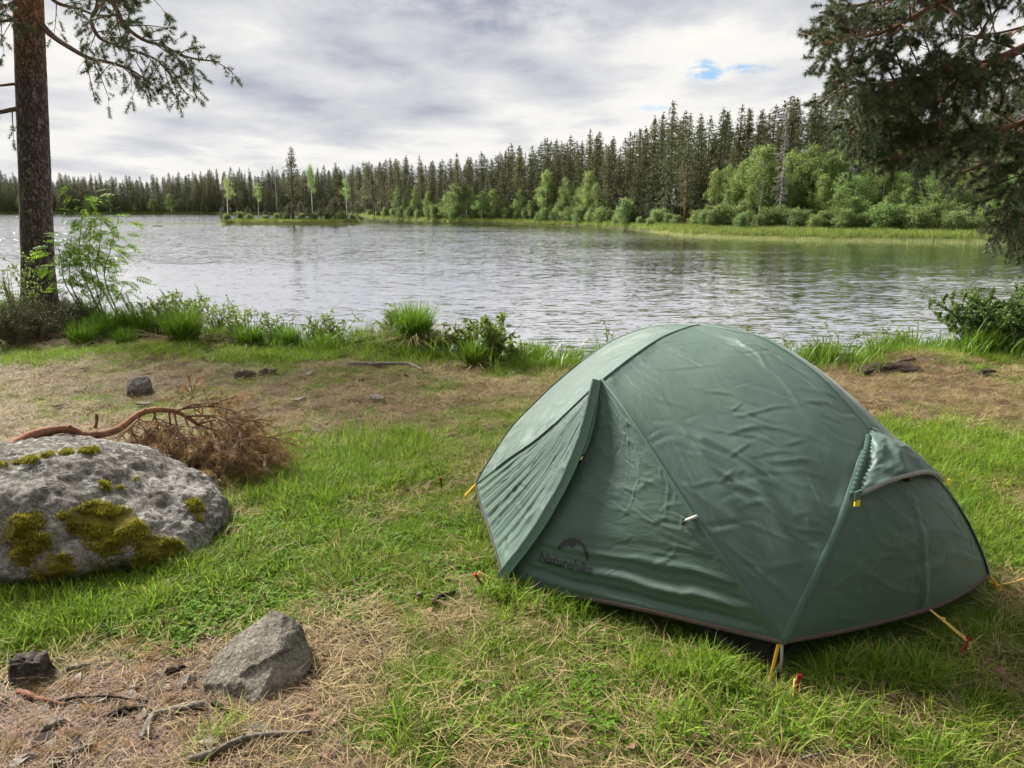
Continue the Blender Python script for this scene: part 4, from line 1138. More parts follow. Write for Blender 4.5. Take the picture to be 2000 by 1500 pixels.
P = curve('seamPE', 60)[16:46] + [0, -0.007, 0.003]; mb = MB(); tube(mb, tl(P), 0.0022, 5); mb.obj('zip', MAT_BLACK, tent)

# printed mark on the door: a word and an arched emblem lying on the cloth
c0 = surf(1106, 1100, ('door_panel',)); c1 = surf(1152, 1112, ('door_panel',)); cu = surf(1112, 1068, ('door_panel',))
ex = unit(c1[0] - c0[0]); nn_ = c0[1] * (1 if c0[1] @ (CP - c0[0]) > 0 else -1)
nn_ = unit(nn_ * 0.2 + unit(CP - c0[0]) * 0.0 + np.array(tw(np.array([0.35, -0.9, 0.3])) - TO) * 1.0)
ex = unit(ex - nn_ * (ex @ nn_)); ey = np.cross(nn_, ex)
V, Q = PANELS['door_panel']
door_bvh = BVHTree.FromPolygons([tuple(v) for v in V], [tuple(int(k) for k in f) for f in Q])
def on_door(pts2, lift=0.0035):
    out = []
    for x, y in pts2:
        w = c0[0] + ex * x + ey * y
        h = door_bvh.ray_cast(Vector(w + nn_ * 0.15), Vector(-nn_))
        out.append((np.array(h[0]) if h[0] is not None else w) + nn_ * lift)
    return np.array(out) - tent_loc
wlen = np.linalg.norm(surf(1157, 1114, ('door_panel',))[0] - surf(1054, 1088, ('door_panel',))[0])
fc = bpy.data.curves.new('print', 'FONT'); fc.body = 'Naturehike'; fc.offset = 0.012; fc.resolution_u = 3
fo = bpy.data.objects.new('print', fc); COL.objects.link(fo)
bpy.context.view_layer.update()
tm = bpy.data.meshes.new_from_object(fo.evaluated_get(bpy.context.evaluated_depsgraph_get()))
bpy.data.objects.remove(fo)
bmt = bmesh.new(); bmt.from_mesh(tm); bmesh.ops.triangulate(bmt, faces=bmt.faces[:])
for _ in range(3):
    long_e = [e for e in bmt.edges if e.calc_length() > 0.12]
    if long_e: bmesh.ops.subdivide_edges(bmt, edges=long_e, cuts=1); bmesh.ops.triangulate(bmt, faces=bmt.faces[:])
xy = np.array([v.co[:2] for v in bmt.verts]); bmt.verts.ensure_lookup_table()
w0, w1 = xy[:, 0].min(), xy[:, 0].max(); sc_ = wlen / (w1 - w0)
lo = np.stack([(xy[:, 0] - (w0 + w1) / 2) * sc_, (xy[:, 1] - 0.35) * sc_ * 1.05], 1)
W3 = on_door(lo)
mb = MB().add(W3, [[v.index for v in f.verts] for f in bmt.faces]); bmt.free()
mb.obj('door_lettering', MAT_PRINT, tent)
# emblem: dome with a mountain profile cut through
em = MB(); K = 40
sc2 = wlen * 0.29
th = np.linspace(math.radians(178), math.radians(-8), K)
outer = np.stack([np.cos(th), 0.92 * np.sin(th)], 1)
inner_c = np.stack([np.linspace(-0.97, 0.86, K), np.interp(np.linspace(0, 1, K), [0, .18, .34, .42, .5, .58, .68, .82, .93, 1], [0.02, .33, .50, .42, .38, .60, .73, .60, .30, -0.06])], 1)
lay = np.stack([outer + (inner_c - outer) * t for t in np.linspace(0, 1, 6)], 0)
cx_, cy_ = 0.10 * wlen, 0.155 * wlen
em.add(on_door(lay.reshape(-1, 2) * sc2 + [cx_, cy_]), None, grid_quads(6, K))
em.obj('door_emblem', MAT_PRINT, tent)

# straps, guy lines, stakes
def gpt(px, py, dz=0.0):
    q = on_z(px, py); q[2] = ground_z(q[0], q[1]) + dz
    return q
def cord(name, pts, r=0.0028, mat=None, sag=0):
    mb = MB(); tube(mb, spline(np.array(pts), 24) - tent_loc, r, 6)
    return mb.obj(name, mat or MAT_CORD, tent)
def strap(name, a, b, w, side):
    a, b = np.asarray(a), np.asarray(b); side = np.asarray(side, float) * w / 2
    nrm = unit(np.cross(b - a, side)) * 0.0012
    P = np.linspace(0, 1, 8)[:, None] * (b - a) + a
    rows = np.stack([P - side - nrm, P + side - nrm, P + side + nrm, P - side + nrm, P - side - nrm], 0)
    return MB().add((rows - tent_loc).reshape(-1, 3), None, grid_quads(5, 8)).obj(name, MAT_STRAP, tent)
Bw = tw(np.array(cB)); fB = tw(np.array(foot['B']))
side_c = unit(np.array([0.93, 0.35, 0]))
st = strap('webbing_strap', Bw + [-.012, -.004, -.004], fB + [-.020, -.012, 0.045], 0.014, side_c)
bk = fB + (Bw - fB) * 0.36 + [-.012, -.016, 0.0]
mb = MB(); box(mb, bk - tent_loc, side_c * 0.010, np.array([-.2, .9, 0]) * 0.005, unit(Bw - fB) * 0.016); box(mb, bk - tent_loc + [0.008, -.006, .004], side_c * 0.004, np.array([-.2, .9, 0]) * 0.005, np.array([0, 0, .012])); mb.obj('buckle', MAT_BLACK, st, False)
cord('cord', [fB + [-.022, -.012, .05], fB + [-.028, -.016, .02], fB + [-.008, -.02, .004], gpt(1540, 1372, .012), gpt(1556, 1350, .05), gpt(1562, 1376, .012), gpt(1590, 1388, .008)], 0.0036)
cord('cord', [fB + [-.02, -.012, .03], fB + [-.012, -.025, .012], fB + [.02, -.04, .012], gpt(1545, 1380, .01), gpt(1549, 1356, .045)], 0.003)
Cw = tw(np.array((1.14, .07, .13))); sC = gpt(1882, 1288, 0.06)
cord('guy_line', [Cw, Cw * .5 + sC * .5, sC], 0.0026); cord('guy_line', [Cw + [.002, 0, 0], Cw * .45 + sC * .55 + [.006, .003, .002], sC + [.006, 0, .004]], 0.0022)
cord('guy_loop', [Cw * .72 + sC * .28, Cw * .66 + sC * .34 + [.010, 0, .006], Cw * .60 + sC * .40 + [.002, 0, .002]], 0.003)
cord('guy_loop', [sC, sC + [.012, 0, -.006], sC + [.010, -.006, -.030], sC + [-.002, -.004, -.02]], 0.0026)
Aw = tw(np.array(A_)); sA = gpt(936, 1150, 0.065)
cord('guy_line', [Aw, Aw * .5 + sA * .5 + [0, 0, -.008], sA], 0.0032); cord('guy_line', [Aw + [0, -.01, -.006], Aw * .45 + sA * .55 + [.01, -.03, -.035], sA + [.005, -.01, -.03]], 0.0028)
cord('guy_loop', [Aw + [.004, -.004, .004], Aw + [-.016, -.014, -.02], Aw + [.002, -.012, -.03]], 0.0032)
cord('guy_loop', [sA, sA + [-.012, -.008, -.03], sA + [-.004, -.010, -.05]], 0.003)
Ew = tw(np.array(cE)); sE = gpt(898, 985, 0.01)
strap('webbing_strap', Ew, Ew * .35 + sE * .65, 0.016, unit(np.array([.7, -.7, 0]))); cord('cord', [Ew * .4 + sE * .6, sE + [.03, 0, .0], sE, sE + [-.03, .0, .004]], 0.004, MAT_STRAP)
Dw = tw(np.array(cD)); sD = gpt(1948, 1165, .01)
cord('cord', [Dw, (Dw + sD) / 2 + [0, 0, .01], sD, sD + [.02, .015, .01], Dw + [.01, 0, -.03]], 0.0045, MAT_STRAP)
cord('guy_line', [gpt(1955, 1156, .02), gpt(1975, 1152, .022), gpt(2005, 1146, .035), gpt(2060, 1136, .05)], 0.004)

def stake(loc, lean, label):
    o = empty('tent_stake', label, 'tent stake', tuple(loc), 'red stakes around the tent')
    mb = MB(); prof = []
    for k in range(3):
        a = k * 2.094
        d = np.array([math.cos(a), math.sin(a), 0]); s = np.array([-math.sin(a), math.cos(a), 0])
        V = []
        for z, r in ((-.09, .002), (.0, .0075), (.030, .0075), (.034, .0045), (.039, .0045), (.043, .0078), (.058, .007)):
            V += [s * .0013 + [0, 0, z], d * r + s * .0013 + [0, 0, z], d * r - s * .0013 + [0, 0, z], -s * .0013 + [0, 0, z]]
        q = []
        for j in range(6):
            for e in range(4):
                f = (e + 1) % 4; q.append((j * 4 + e, j * 4 + f, j * 4 + 4 + f, j * 4 + 4 + e))
        q += [(0, 3, 2, 1), (24, 25, 26, 27)]
        mb.add(V, None, q)
    b = link(bpy.data.objects.new('shaft', mb.mesh('shaft', MAT_STAKE, False)), o)
    hd = MB(); tube(hd, [(0, 0, .050), (0, 0, .062)], [0.0085, 0.0080], 9); link(bpy.data.objects.new('head', hd.mesh('head', MAT_STAKE, False)), o)
    o.rotation_euler = lean
    return o
stake(gpt(936, 1152, .025), (0.35, -0.5, 0.4), 'red tent stake in the grass at the left door corner of the tent')
stake(gpt(1552, 1370, .03), (0.1, 0.12, 0.2), 'red tent stake upright beside the nearest tent pole foot')
stake(gpt(1878, 1292, .022), (-0.25, 0.5, 0.1), 'red tent stake holding the guy line of the foot end')
stake(gpt(862, 963, .03), (0.1, -0.1, 0.7), 'small red tent stake standing off the far left tent corner')
# ================================================================== STONES
def stone_mat(name, a, b, c, lichen=(0.55, 0.56, 0.52), lich=0.6, moss=None, scale=1.0):
    m, g = new_mat(name)
    co = g.n('ShaderNodeTexCoord').outputs['Object']
    big = g.noise(co, 3.0 * scale, 6, 0.65); fine = g.noise(co, 38 * scale, 8, 0.72); mid = g.noise(co, 11 * scale, 6, 0.7, 0.5)
    col = g.ramp(g.math('ADD', g.math('MULTIPLY', big, 0.45), g.math('MULTIPLY', fine, 0.55)), [(0.40, a), (0.50, b), (0.59, c)])
    lf = g.math('MULTIPLY', g.maprange(g.noise(co, 26 * scale, 7, 0.75, 0.8), 0.51, 0.57), g.maprange(mid, 0.42, 0.56))
    col = g.mix(g.math('MULTIPLY', lf, lich), col, lichen)
    dk = g.maprange(g.noise(co, 20 * scale, 8, 0.78, 0.6), 0.56, 0.64)
    col = g.mix(g.math('MULTIPLY', dk, 0.75), col, tuple(x * 0.35 for x in a))
    if moss is not None:
        ms = g.n('ShaderNodeAttribute', dict(attribute_name='tint')).outputs['Fac']
        mf = g.maprange(g.math('ADD', ms, g.math('ADD', g.math('MULTIPLY', g.math('SUBTRACT', fine, 0.5), 1.6), g.math('MULTIPLY', g.math('SUBTRACT', mid, 0.5), 1.2))), 0.46, 0.60)
        mc = g.ramp(fine, [(0.3, moss[0]), (0.7, moss[1])])
        col = g.mix(mf, col, mc)
    h = g.math('ADD', g.math('MULTIPLY', fine, 0.5), g.math('MULTIPLY', mid, 0.9))
    bn = g.n('ShaderNodeBump', None, Strength=1.0, Distance=0.045 / scale ** 0.8, Height=h)
    p = g.n('ShaderNodeBsdfPrincipled', None, Base_Color=col, Roughness=0.92, Normal=bn.outputs[0])
    p.inputs['Specular IOR Level'].default_value = 0.18
    finish(g, p.outputs[0])
    return m
def noise3(P, s, seed):
    return (fbm(P[:, 0] * s, P[:, 1] * s + P[:, 2] * s * 0.7, seed, 4) + fbm(P[:, 1] * s + 5, P[:, 2] * s - P[:, 0] * s * 0.6, seed + 7, 4) + fbm(P[:, 2] * s, P[:, 0] * s * 0.8 + 9, seed + 13, 4)) / 3 - 0.5
def ico(sub):
    bm = bmesh.new(); bmesh.ops.create_icosphere(bm, subdivisions=sub, radius=1)
    V = np.array([v.co[:] for v in bm.verts]); F = [[v.index for v in f.verts] for f in bm.faces]; bm.free()
    return V, F
def hull_stone(points, sub=4, smooth=3):
    bm = bmesh.new()
    for p in points: bm.verts.new(p)
    r = bmesh.ops.convex_hull(bm, input=bm.verts[:])
    bmesh.ops.delete(bm, geom=[v for v in r['geom_interior'] if isinstance(v, bmesh.types.BMVert)], context='VERTS')
    bmesh.ops.triangulate(bm, faces=bm.faces[:])
    for k in range(sub):
        bmesh.ops.subdivide_edges(bm, edges=bm.edges[:], cuts=1, use_grid_fill=True)
        if k < smooth:
            bmesh.ops.smooth_vert(bm, verts=bm.verts[:], factor=0.5, use_axis_x=True, use_axis_y=True, use_axis_z=True)
    for _ in range(4):
        bmesh.ops.smooth_vert(bm, verts=bm.verts[:], factor=0.5, use_axis_x=True, use_axis_y=True, use_axis_z=True)
    bmesh.ops.triangulate(bm, faces=bm.faces[:])
    bm.normal_update()
    V = np.array([v.co[:] for v in bm.verts]); N = np.array([v.normal[:] for v in bm.verts]); F = [[v.index for v in f.verts] for f in bm.faces]; bm.free()
    return V, N, F
MAT_BOULDER = stone_mat('grey_granite_with_moss', (0.060, 0.052, 0.045), (0.165, 0.150, 0.132), (0.29, 0.27, 0.25), (0.46, 0.46, 0.44), 0.75, ((0.085, 0.075, 0.010), (0.27, 0.22, 0.035)))
MAT_ROCK = stone_mat('brown_grey_rock', (0.075, 0.067, 0.055), (0.190, 0.170, 0.140), (0.33, 0.30, 0.255), (0.38, 0.37, 0.28), 0.35, ((0.12, 0.11, 0.04), (0.20, 0.185, 0.07)), 2.0)
MAT_MOSS = leaf_mat('mustard_moss', (0.115, 0.115, 0.016), (0.42, 0.36, 0.06), 0.3, 0.8, 0.1, 0.1)
# large boulder
BC = np.array([-2.42, 3.62, 0.0])
V, F = ico(7)
d = V.copy()
sup = np.sign(d) * np.abs(d) ** 0.9
P = np.stack([sup[:, 0] * 0.93, sup[:, 1] * 0.72, sup[:, 2] * 0.47], 1)
# flatten: long slope towards the right, steeper face towards the camera
P[:, 2] *= 1 - 0.20 * sstep(P[:, 0], 0.0, 1.0)
P[:, 1] -= 0.10 * np.clip(0.35 - P[:, 2], 0, 1) * (P[:, 1] < 0)
Nn = unit(P / np.array([0.93, 0.72, 0.47]) ** 2)
P = P + Nn * (0.20 * noise3(P, 1.7, 5) + 0.13 * noise3(P, 4.5, 15) + 0.06 * np.abs(noise3(P, 9, 35)) + 0.035 * noise3(P, 18, 25) + 0.026 * noise3(P, 45, 45) + 0.014 * noise3(P, 110, 55))[:, None]
under = sstep(0.16 - P[:, 2], 0, 0.16) * (P[:, 1] < 0)
P[:, 1] += 0.16 * under * sstep(-P[:, 1], 0.2, 0.6)        # undercut foot on the near side
Wp = P + BC
def moss_at(W, blobs):
    s = np.zeros(len(W))
    for c, r, k in blobs: s = np.maximum(s, k * np.exp(-np.sum((W - c) ** 2, 1) / r ** 2))
    return s
bb = BVHTree.FromPolygons([tuple(v) for v in Wp], [tuple(f) for f in F])
def on_stone(bvh, px, py):
    h = bvh.ray_cast(Vector(CP), Vector(unit(sight(px, py))))
    return np.array(h[0]) if h[0] is not None else None
mb_ = []
for px, py, r, k in [(195, 1005, .075, 1), (235, 1015, .07, 1), (165, 1020, .07, .9), (210, 1050, .09, .9), (260, 1035, .06, .8), (130, 1010, .04, .7), (50, 1030, .08, .8), (60, 1070, .08, .8), (20, 1040, .05, .7), (300, 1070, .07, .95), (330, 1085, .07, .9), (285, 1095, .06, .8), (380, 990, .05, .8), (385, 1010, .04, .7), (205, 950, .035, .7), (235, 955, .025, .6), (170, 880, .035, .9), (180, 876, .03, .9), (130, 884, .03, .8), (90, 888, .04, .7), (60, 897, .05, .6), (20, 905, .06, .6), (110, 1110, .10, .7), (200, 1120, .09, .65), (265, 935, .02, .6), (300, 950, .02, .5)]:
    q = on_stone(bb, px, py)
    if q is not None: mb_.append((q, r * 1.25, k))
ms = moss_at(Wp, mb_)
boulder = empty('boulder', 'large grey granite boulder with mustard moss at the left edge', 'boulder', tuple(BC))
MB().add(P, F, None, ms).obj('rock_body', MAT_BOULDER, boulder)
# moss cushions as short fibres on the mossy areas
Fa = np.array(F); tri = Wp[Fa]; ar = np.linalg.norm(np.cross(tri[:, 1] - tri[:, 0], tri[:, 2] - tri[:, 0]), axis=1) / 2
wgt = ar * np.clip(ms[Fa].mean(1) - 0.36, 0, 1)
rg = np.random.default_rng(4)
idx = rg.choice(len(Fa), 42000, p=wgt / wgt.sum())
bc = rg.dirichlet((1, 1, 1), len(idx)); pts = np.einsum('ij,ijk->ik', bc, tri[idx])
fn = unit(np.cross(tri[idx, 1] - tri[idx, 0], tri[idx, 2] - tri[idx, 0]))
fn *= np.sign(np.sum(fn * (pts - BC - [0, 0, .1]), 1))[:, None]
keep = fbm(pts[:, 0] * 14, pts[:, 1] * 14 + pts[:, 2] * 14, 3, 3) > 0.49
pts, fn = pts[keep], fn[keep]
mm = MB(); leaf_quads(mm, pts - BC, unit(fn + rg.normal(0, 0.55, fn.shape) + [0, 0, .3]), 0.0022, rg.uniform(0.010, 0.026, len(pts)), rg.uniform(0, 1, len(pts)), rg)
mo = mm.obj('moss', MAT_MOSS, boulder); mo['kind'] = 'stuff'

# slanted rock in the foreground
def W(px, py, Y): return at_y(px, py, Y)
pl = [gpt(400, 1352, -.05), gpt(440, 1382, -.04), gpt(500, 1392, -.04), gpt(570, 1345, -.05), gpt(612, 1300, -.06), gpt(600, 1250, -.06), gpt(470, 1270, -.06), gpt(405, 1310, -.05),
      W(398, 1335, 2.36), W(428, 1278, 2.47), W(470, 1235, 2.54), W(530, 1193, 2.58), W(552, 1196, 2.57), W(590, 1222, 2.56), W(604, 1262, 2.52), W(602, 1305, 2.44), W(560, 1345, 2.36), W(500, 1375, 2.28), W(545, 1275, 2.415), W(470, 1330, 2.335), W(560, 1230, 2.62), W(520, 1225, 2.66), W(480, 1260, 2.62)]
RC = np.mean(np.array(pl), 0); RC[2] = 0
V, N, F = hull_stone([tuple(np.array(p) - RC) for p in pl], 5, 0)
V = V * 1.02 + N * (0.034 * noise3(V, 7, 3) + 0.020 * noise3(V, 20, 9) + 0.010 * noise3(V, 55, 19))[:, None]
# a broken ledge across the face
q0 = at_y(470, 1318, 2.38) - RC; q1 = at_y(570, 1268, 2.47) - RC
ld = unit(q1 - q0); lp = np.cross(ld, np.array([0.1, -0.75, 0.65])); lp = unit(lp)
sd_ = (V - q0) @ lp; al = (V - q0) @ ld / np.linalg.norm(q1 - q0)
sd_ = sd_ + 0.012 * (fbm(al * 6, 0 * al, 4, 3) - .5)
V = V - N * (0.013 * sstep(-sd_ * np.sign(lp[2]), 0.0, 0.006) * np.exp(-((-sd_ * np.sign(lp[2]) - 0.0) / 0.05) ** 2) * sstep(al, -0.1, 0.1) * sstep(1.1 - al, 0, .2))[:, None]
rock = MB().add(V, F, None, 0.15 + 0.5 * np.clip(-V[:, 1] * 1.5 + 0.1, 0, 1) * fbm(V[:, 0] * 9, V[:, 1] * 9 + V[:, 2] * 9, 6)).obj('rock', MAT_ROCK)
rock.location = RC
tag(rock, 'slanted brown-grey rock with a cracked face in the left foreground', 'rock')
# half-buried flat stone
pl = [gpt(455, 1455, -.03), gpt(560, 1440, -.03), gpt(545, 1408, -.04), gpt(470, 1412, -.04), gpt(470, 1445, .025), gpt(540, 1432, .03), gpt(535, 1416, .025), gpt(480, 1420, .03)]
c = np.mean(np.array(pl), 0); V, N, F = hull_stone([tuple(np.array(p) - c) for p in pl], 4, 2); V = V + N * (0.01 * noise3(V, 25, 3))[:, None]
o = MB().add(V, F, None, 0.3).obj('flat_stone', MAT_ROCK); o.location = c; tag(o, 'flat grey stone half buried in front of the slanted rock', 'stone')
# small dark stone/stump on the bare strip
MAT_CHAR = stone_mat('charred_wood', (0.016, 0.013, 0.011), (0.06, 0.05, 0.042), (0.15, 0.13, 0.11), (0.16, 0.15, 0.14), 0.35, None, 2.5)
MAT_GREYSTONE = stone_mat('sooty_stone', (0.045, 0.038, 0.032), (0.11, 0.095, 0.085), (0.22, 0.20, 0.18), (0.30, 0.28, 0.25), 0.3, None, 1.6)
pl = [gpt(244, 770, -.05), gpt(292, 768, -.05), gpt(298, 752, -.05), gpt(248, 750, -.05), at_y(246, 745, 6.72), at_y(262, 732, 6.76), at_y(290, 731, 6.80), at_y(297, 745, 6.78), at_y(270, 738, 6.9), at_y(290, 765, 6.68), at_y(248, 764, 6.66)]
c = np.mean(np.array(pl), 0); V, N, F = hull_stone([tuple(np.array(p) - c) for p in pl], 4, 1); V = V + N * (0.05 * noise3(V, 8, 13) + .02 * noise3(V, 24, 3))[:, None]
o = MB().add(V, F).obj('sooty_stone', MAT_GREYSTONE); o.location = c; tag(o, 'dark sooty lump of stone alone on the bare ground left', 'stone')
for px0, px1, py, k, lb in ((458, 500, 734, 1, 'left piece of charred log lying on the bare ground near the shore'), (505, 540, 731, 2, 'right piece of charred log lying on the bare ground near the shore')):
    a, b = gpt(px0, py, .02), gpt(px1, py - 2, .02)
    n = 14; q = a + (b - a) * np.linspace(0, 1, n)[:, None]; q[:, 2] += 0.02 * (vnoise(np.arange(n) * .8, 0 * np.arange(n) + k, 4) - .3)
    mb = MB(); tube(mb, q - a, 0.035 * (0.6 + 0.8 * vnoise(np.arange(n) * 1.1, 0 * np.arange(n) + k, 7)), 8); o = mb.obj('charred_log', MAT_CHAR); o.location = a; tag(o, lb, 'log', 'charred logs near the shore')
# rotten black stump in the lower left corner
sc0 = gpt(62, 1322); n, m_ = 40, 12
th = np.arange(n) / n * 2 * math.pi; S = []
for i in range(n):
    col_ = []
    for j in range(m_):
        t = j / (m_ - 1)
        rr = 0.058 * (1 + 1.1 * (1 - t) ** 3 * (0.5 + 1.0 * (math.sin(th[i] * 3 + .6) > 0.2))) * (1 + 0.25 * (float(vnoise(th[i] * 4, t * 3, 5)) - .5))
        z = -.03 + (0.115 + 0.035 * float(vnoise(math.cos(th[i]) * 3 + 4, math.sin(th[i]) * 3, 8))) * t
        if j == m_ - 1: rr *= 0.45; z -= .02
        col_.append((rr * math.cos(th[i]), rr * math.sin(th[i]), z))
    S.append(col_)
mb = MB().add(np.array(S).reshape(-1, 3), None, grid_quads(n, m_, True)); k0 = mb.n
mb.add([(0, 0, .06)] + [S[i][-1] for i in range(n)], [(0, 1 + i, 1 + (i + 1) % n) for i in range(n)])
o = mb.obj('tree_stump', MAT_CHAR); o.location = sc0; tag(o, 'small rotten black stump in the lower left corner', 'stump')

# ================================================================== PINE BRANCHES
def tufts(mb, P, D, n, L, w, rng, t0=0, t1=1, open_=(0.3, 1.45)):
    m = len(P)
    PP = np.repeat(P, n, 0) - np.repeat(D, n, 0) * (rng.uniform(0, 0.6, (m * n, 1)) * L * 0.5)
    DD = np.repeat(D, n, 0)
    R = rand_unit(m * n, rng); R = unit(R - DD * np.sum(R * DD, 1, keepdims=True))
    a = rng.uniform(*open_, m * n)[:, None]
    d = DD * np.cos(a) + R * np.sin(a)
    s = unit(np.cross(d, rand_unit(m * n, rng))) * (w / 2)
    l = L * rng.uniform(0.7, 1.2, (m * n, 1))
    V = np.stack([PP - s, PP + s, PP + d * l], 1).reshape(-1, 3)
    i = np.arange(m * n)[:, None] * 3
    mb.add(V, i + [0, 1, 2], None, np.repeat(np.clip(np.repeat(rng.uniform(t0, t1, m), n) + rng.normal(0, .12, m * n), 0, 1), 3))
def branch(poly, r0, r1, nside, slen, rng, start=0.25, lateral=0.9, up=(-0.35, 0.25), droop=0.25, sub=5, sublen=0.22, bare=0.0):
    """returns bark MB and tuft positions and directions for one limb"""
    P = spline(poly, 40); bk = MB(); tp, td = [], []
    tube(bk, P, np.linspace(r0, r1, 40), 8)
    T = unit(np.gradient(P, axis=0))
    def twig(B, D, L, r, lev):
        n = 6; t = np.linspace(0, 1, n)[:, None]
        w = rng.normal(0, 0.10, 3)
        Q = B + D * L * t + np.array([0, 0, -droop]) * L * t ** 2 + w * L * t * (1 - t)
        tube(bk, Q, np.linspace(r, r * 0.35, n), 4 if lev else 5, cap=False)
        return Q
    for i in range(nside):
        f = start + (1 - start) * (i + rng.uniform()) / nside
        k = min(39, int(f * 39)); B = P[k]; t = T[k]
        R = rng.normal(0, 1, 3); R[2] *= 0.35; R = unit(R - t * (R @ t))
        D = unit(t * rng.uniform(0.25, 0.8) + R * lateral + np.array([0, 0, rng.uniform(*up)]))
        L = slen * rng.uniform(0.5, 1.15) * (1.1 - 0.45 * f)
        Q = twig(B, D, L, max(0.004, r0 * 0.28 * (1 - .5 * f)), 0)
        for j in range(sub):
            g_ = rng.uniform(0.25, 1.0); q = Q[0] + 0; ii = g_ * 5; a0 = int(min(4, ii)); q = Q[a0] + (Q[a0 + 1] - Q[a0]) * (ii - a0)
            dd = unit(Q[a0 + 1] - Q[a0]); R2 = rng.normal(0, 1, 3); R2[2] *= 0.6
            d2 = unit(dd * 0.8 + unit(R2) * 0.75 + [0, 0, 0.05]); l2 = sublen * rng.uniform(0.45, 1.2)
            Q2 = twig(q, d2, l2, 0.003, 1)
            if rng.uniform() < bare: continue
            m = max(2, int(l2 / 0.034))
            for s in np.linspace(0.55, 1.0, m):
                ii2 = s * 5; b0 = int(min(4, ii2)); tp.append(Q2[b0] + (Q2[b0 + 1] - Q2[b0]) * (ii2 - b0)); td.append(unit(Q2[b0 + 1] - Q2[b0]))
        if rng.uniform() >= bare: tp.append(Q[-1]); td.append(unit(Q[-1] - Q[-2]))
    return bk, np.array(tp), np.array(td)
MAT_TWIG = simple_mat('pine_twig_bark', (0.075, 0.048, 0.036), (0.16, 0.105, 0.075), 0.9, 30, 0.1, bump=0.5, bscale=60)
MAT_LIMB = simple_mat('pine_limb_bark', (0.085, 0.050, 0.036), (0.21, 0.115, 0.070), 0.9, 14, 0.1, bump=0.8, bscale=45)
MAT_NEEDLE = leaf_mat('pine_needles', (0.030, 0.046, 0.020), (0.115, 0.150, 0.056), 0.22, 0.45, 0.35, 0.1)
MAT_DEADNEEDLE = leaf_mat('dead_brown_needles', (0.19, 0.115, 0.050), (0.48, 0.325, 0.150), 0.15, 0.6, 0.25, 0.1)
MAT_DEADTWIG = simple_mat('dead_twig_bark', (0.10, 0.062, 0.042), (0.24, 0.155, 0.105), 0.9, 16, 0.1)
MAT_DEADLIMB = simple_mat('red_dead_branch_bark', (0.13, 0.058, 0.035), (0.33, 0.155, 0.095), 0.85, 16, 0.15, bump=0.7, bscale=50)
# trunk bark, grey plates below and rusty above
m, g = new_mat('pine_trunk_bark')
co = g.n('ShaderNodeTexCoord').outputs['Object']
z = g.n('ShaderNodeSeparateXYZ', None, _0=co).outputs[2]
st_ = g.mapping(co, (1, 1, 0.33))
vo = g.n('ShaderNodeTexVoronoi', dict(feature='DISTANCE_TO_EDGE'), Vector=g.n('ShaderNodeVectorMath', dict(operation='ADD'), _0=st_, _1=g.n('ShaderNodeVectorMath', dict(operation='SCALE'), _0=g.noise(st_, 9, 4, 0.6, 0, 1), Scale=0.22).outputs[0]).outputs[0], Scale=21.0).outputs[0]
crack = g.maprange(vo, 0.0, 0.22)
fn_ = g.noise(co, 30, 7, 0.7)
grey = g.ramp(fn_, [(0.3, (0.050, 0.041, 0.036)), (0.52, (0.125, 0.102, 0.088)), (0.72, (0.23, 0.19, 0.168))])
rust = g.ramp(fn_, [(0.3, (0.13, 0.055, 0.030)), (0.52, (0.27, 0.125, 0.068)), (0.72, (0.40, 0.22, 0.14))])
hf = g.maprange(g.math('ADD', z, g.math('MULTIPLY', g.math('SUBTRACT', g.noise(co, 2.5, 4, 0.6), 0.5), 2.2)), 2.6, 4.8)
col = g.mix(hf, grey, rust)
col = g.mix(g.math('MULTIPLY', g.math('SUBTRACT', 1.0, crack), g.maprange(hf, 0, 1, 0.62, 0.30)), col, (0.020, 0.013, 0.010))
bn = g.n('ShaderNodeBump', None, Strength=1.0, Distance=0.03, Height=g.math('ADD', crack, g.math('MULTIPLY', fn_, 0.4)))
p = g.n('ShaderNodeBsdfPrincipled', None, Base_Color=col, Roughness=0.95, Normal=bn.outputs[0]); p.inputs['Specular IOR Level'].default_value = 0.1
finish(g, p.outputs[0]); MAT_TRUNK = m
def pine_trunk(base, lean, H, r0, r1, seed):
    n, k = 150, 40
    zz = np.linspace(-0.3, H, n); th = np.arange(k) / k * 2 * math.pi
    q = np.clip(zz / H, 0, 1)
    c = np.stack([lean[0] * zz, lean[1] * zz, zz], 1)
    r = r0 + (r1 - r0) * q + 0.10 * np.exp(-np.clip(zz, -.3, 9) / 0.28)
    TH, ZZ = np.meshgrid(th, zz, indexing='ij')
    pl_ = 0.020 * (1 - 0.6 * np.clip(ZZ / 5, 0, 1)) * (crease(np.cos(TH) * 3.2 + 7, np.sin(TH) * 3.2 + ZZ * 2.2, seed, 1.0) - .5)
    flare = 0.05 * np.cos(TH * 4 + 1) * np.exp(-np.clip(ZZ, 0, 9) / 0.25)
    R = r[None] + pl_ + flare
    V = np.stack([c[None, :, 0] + R * np.cos(TH), c[None, :, 1] + R * np.sin(TH), ZZ], -1)
    return MB().add(V.reshape(-1, 3), None, grid_quads(k, n, True))
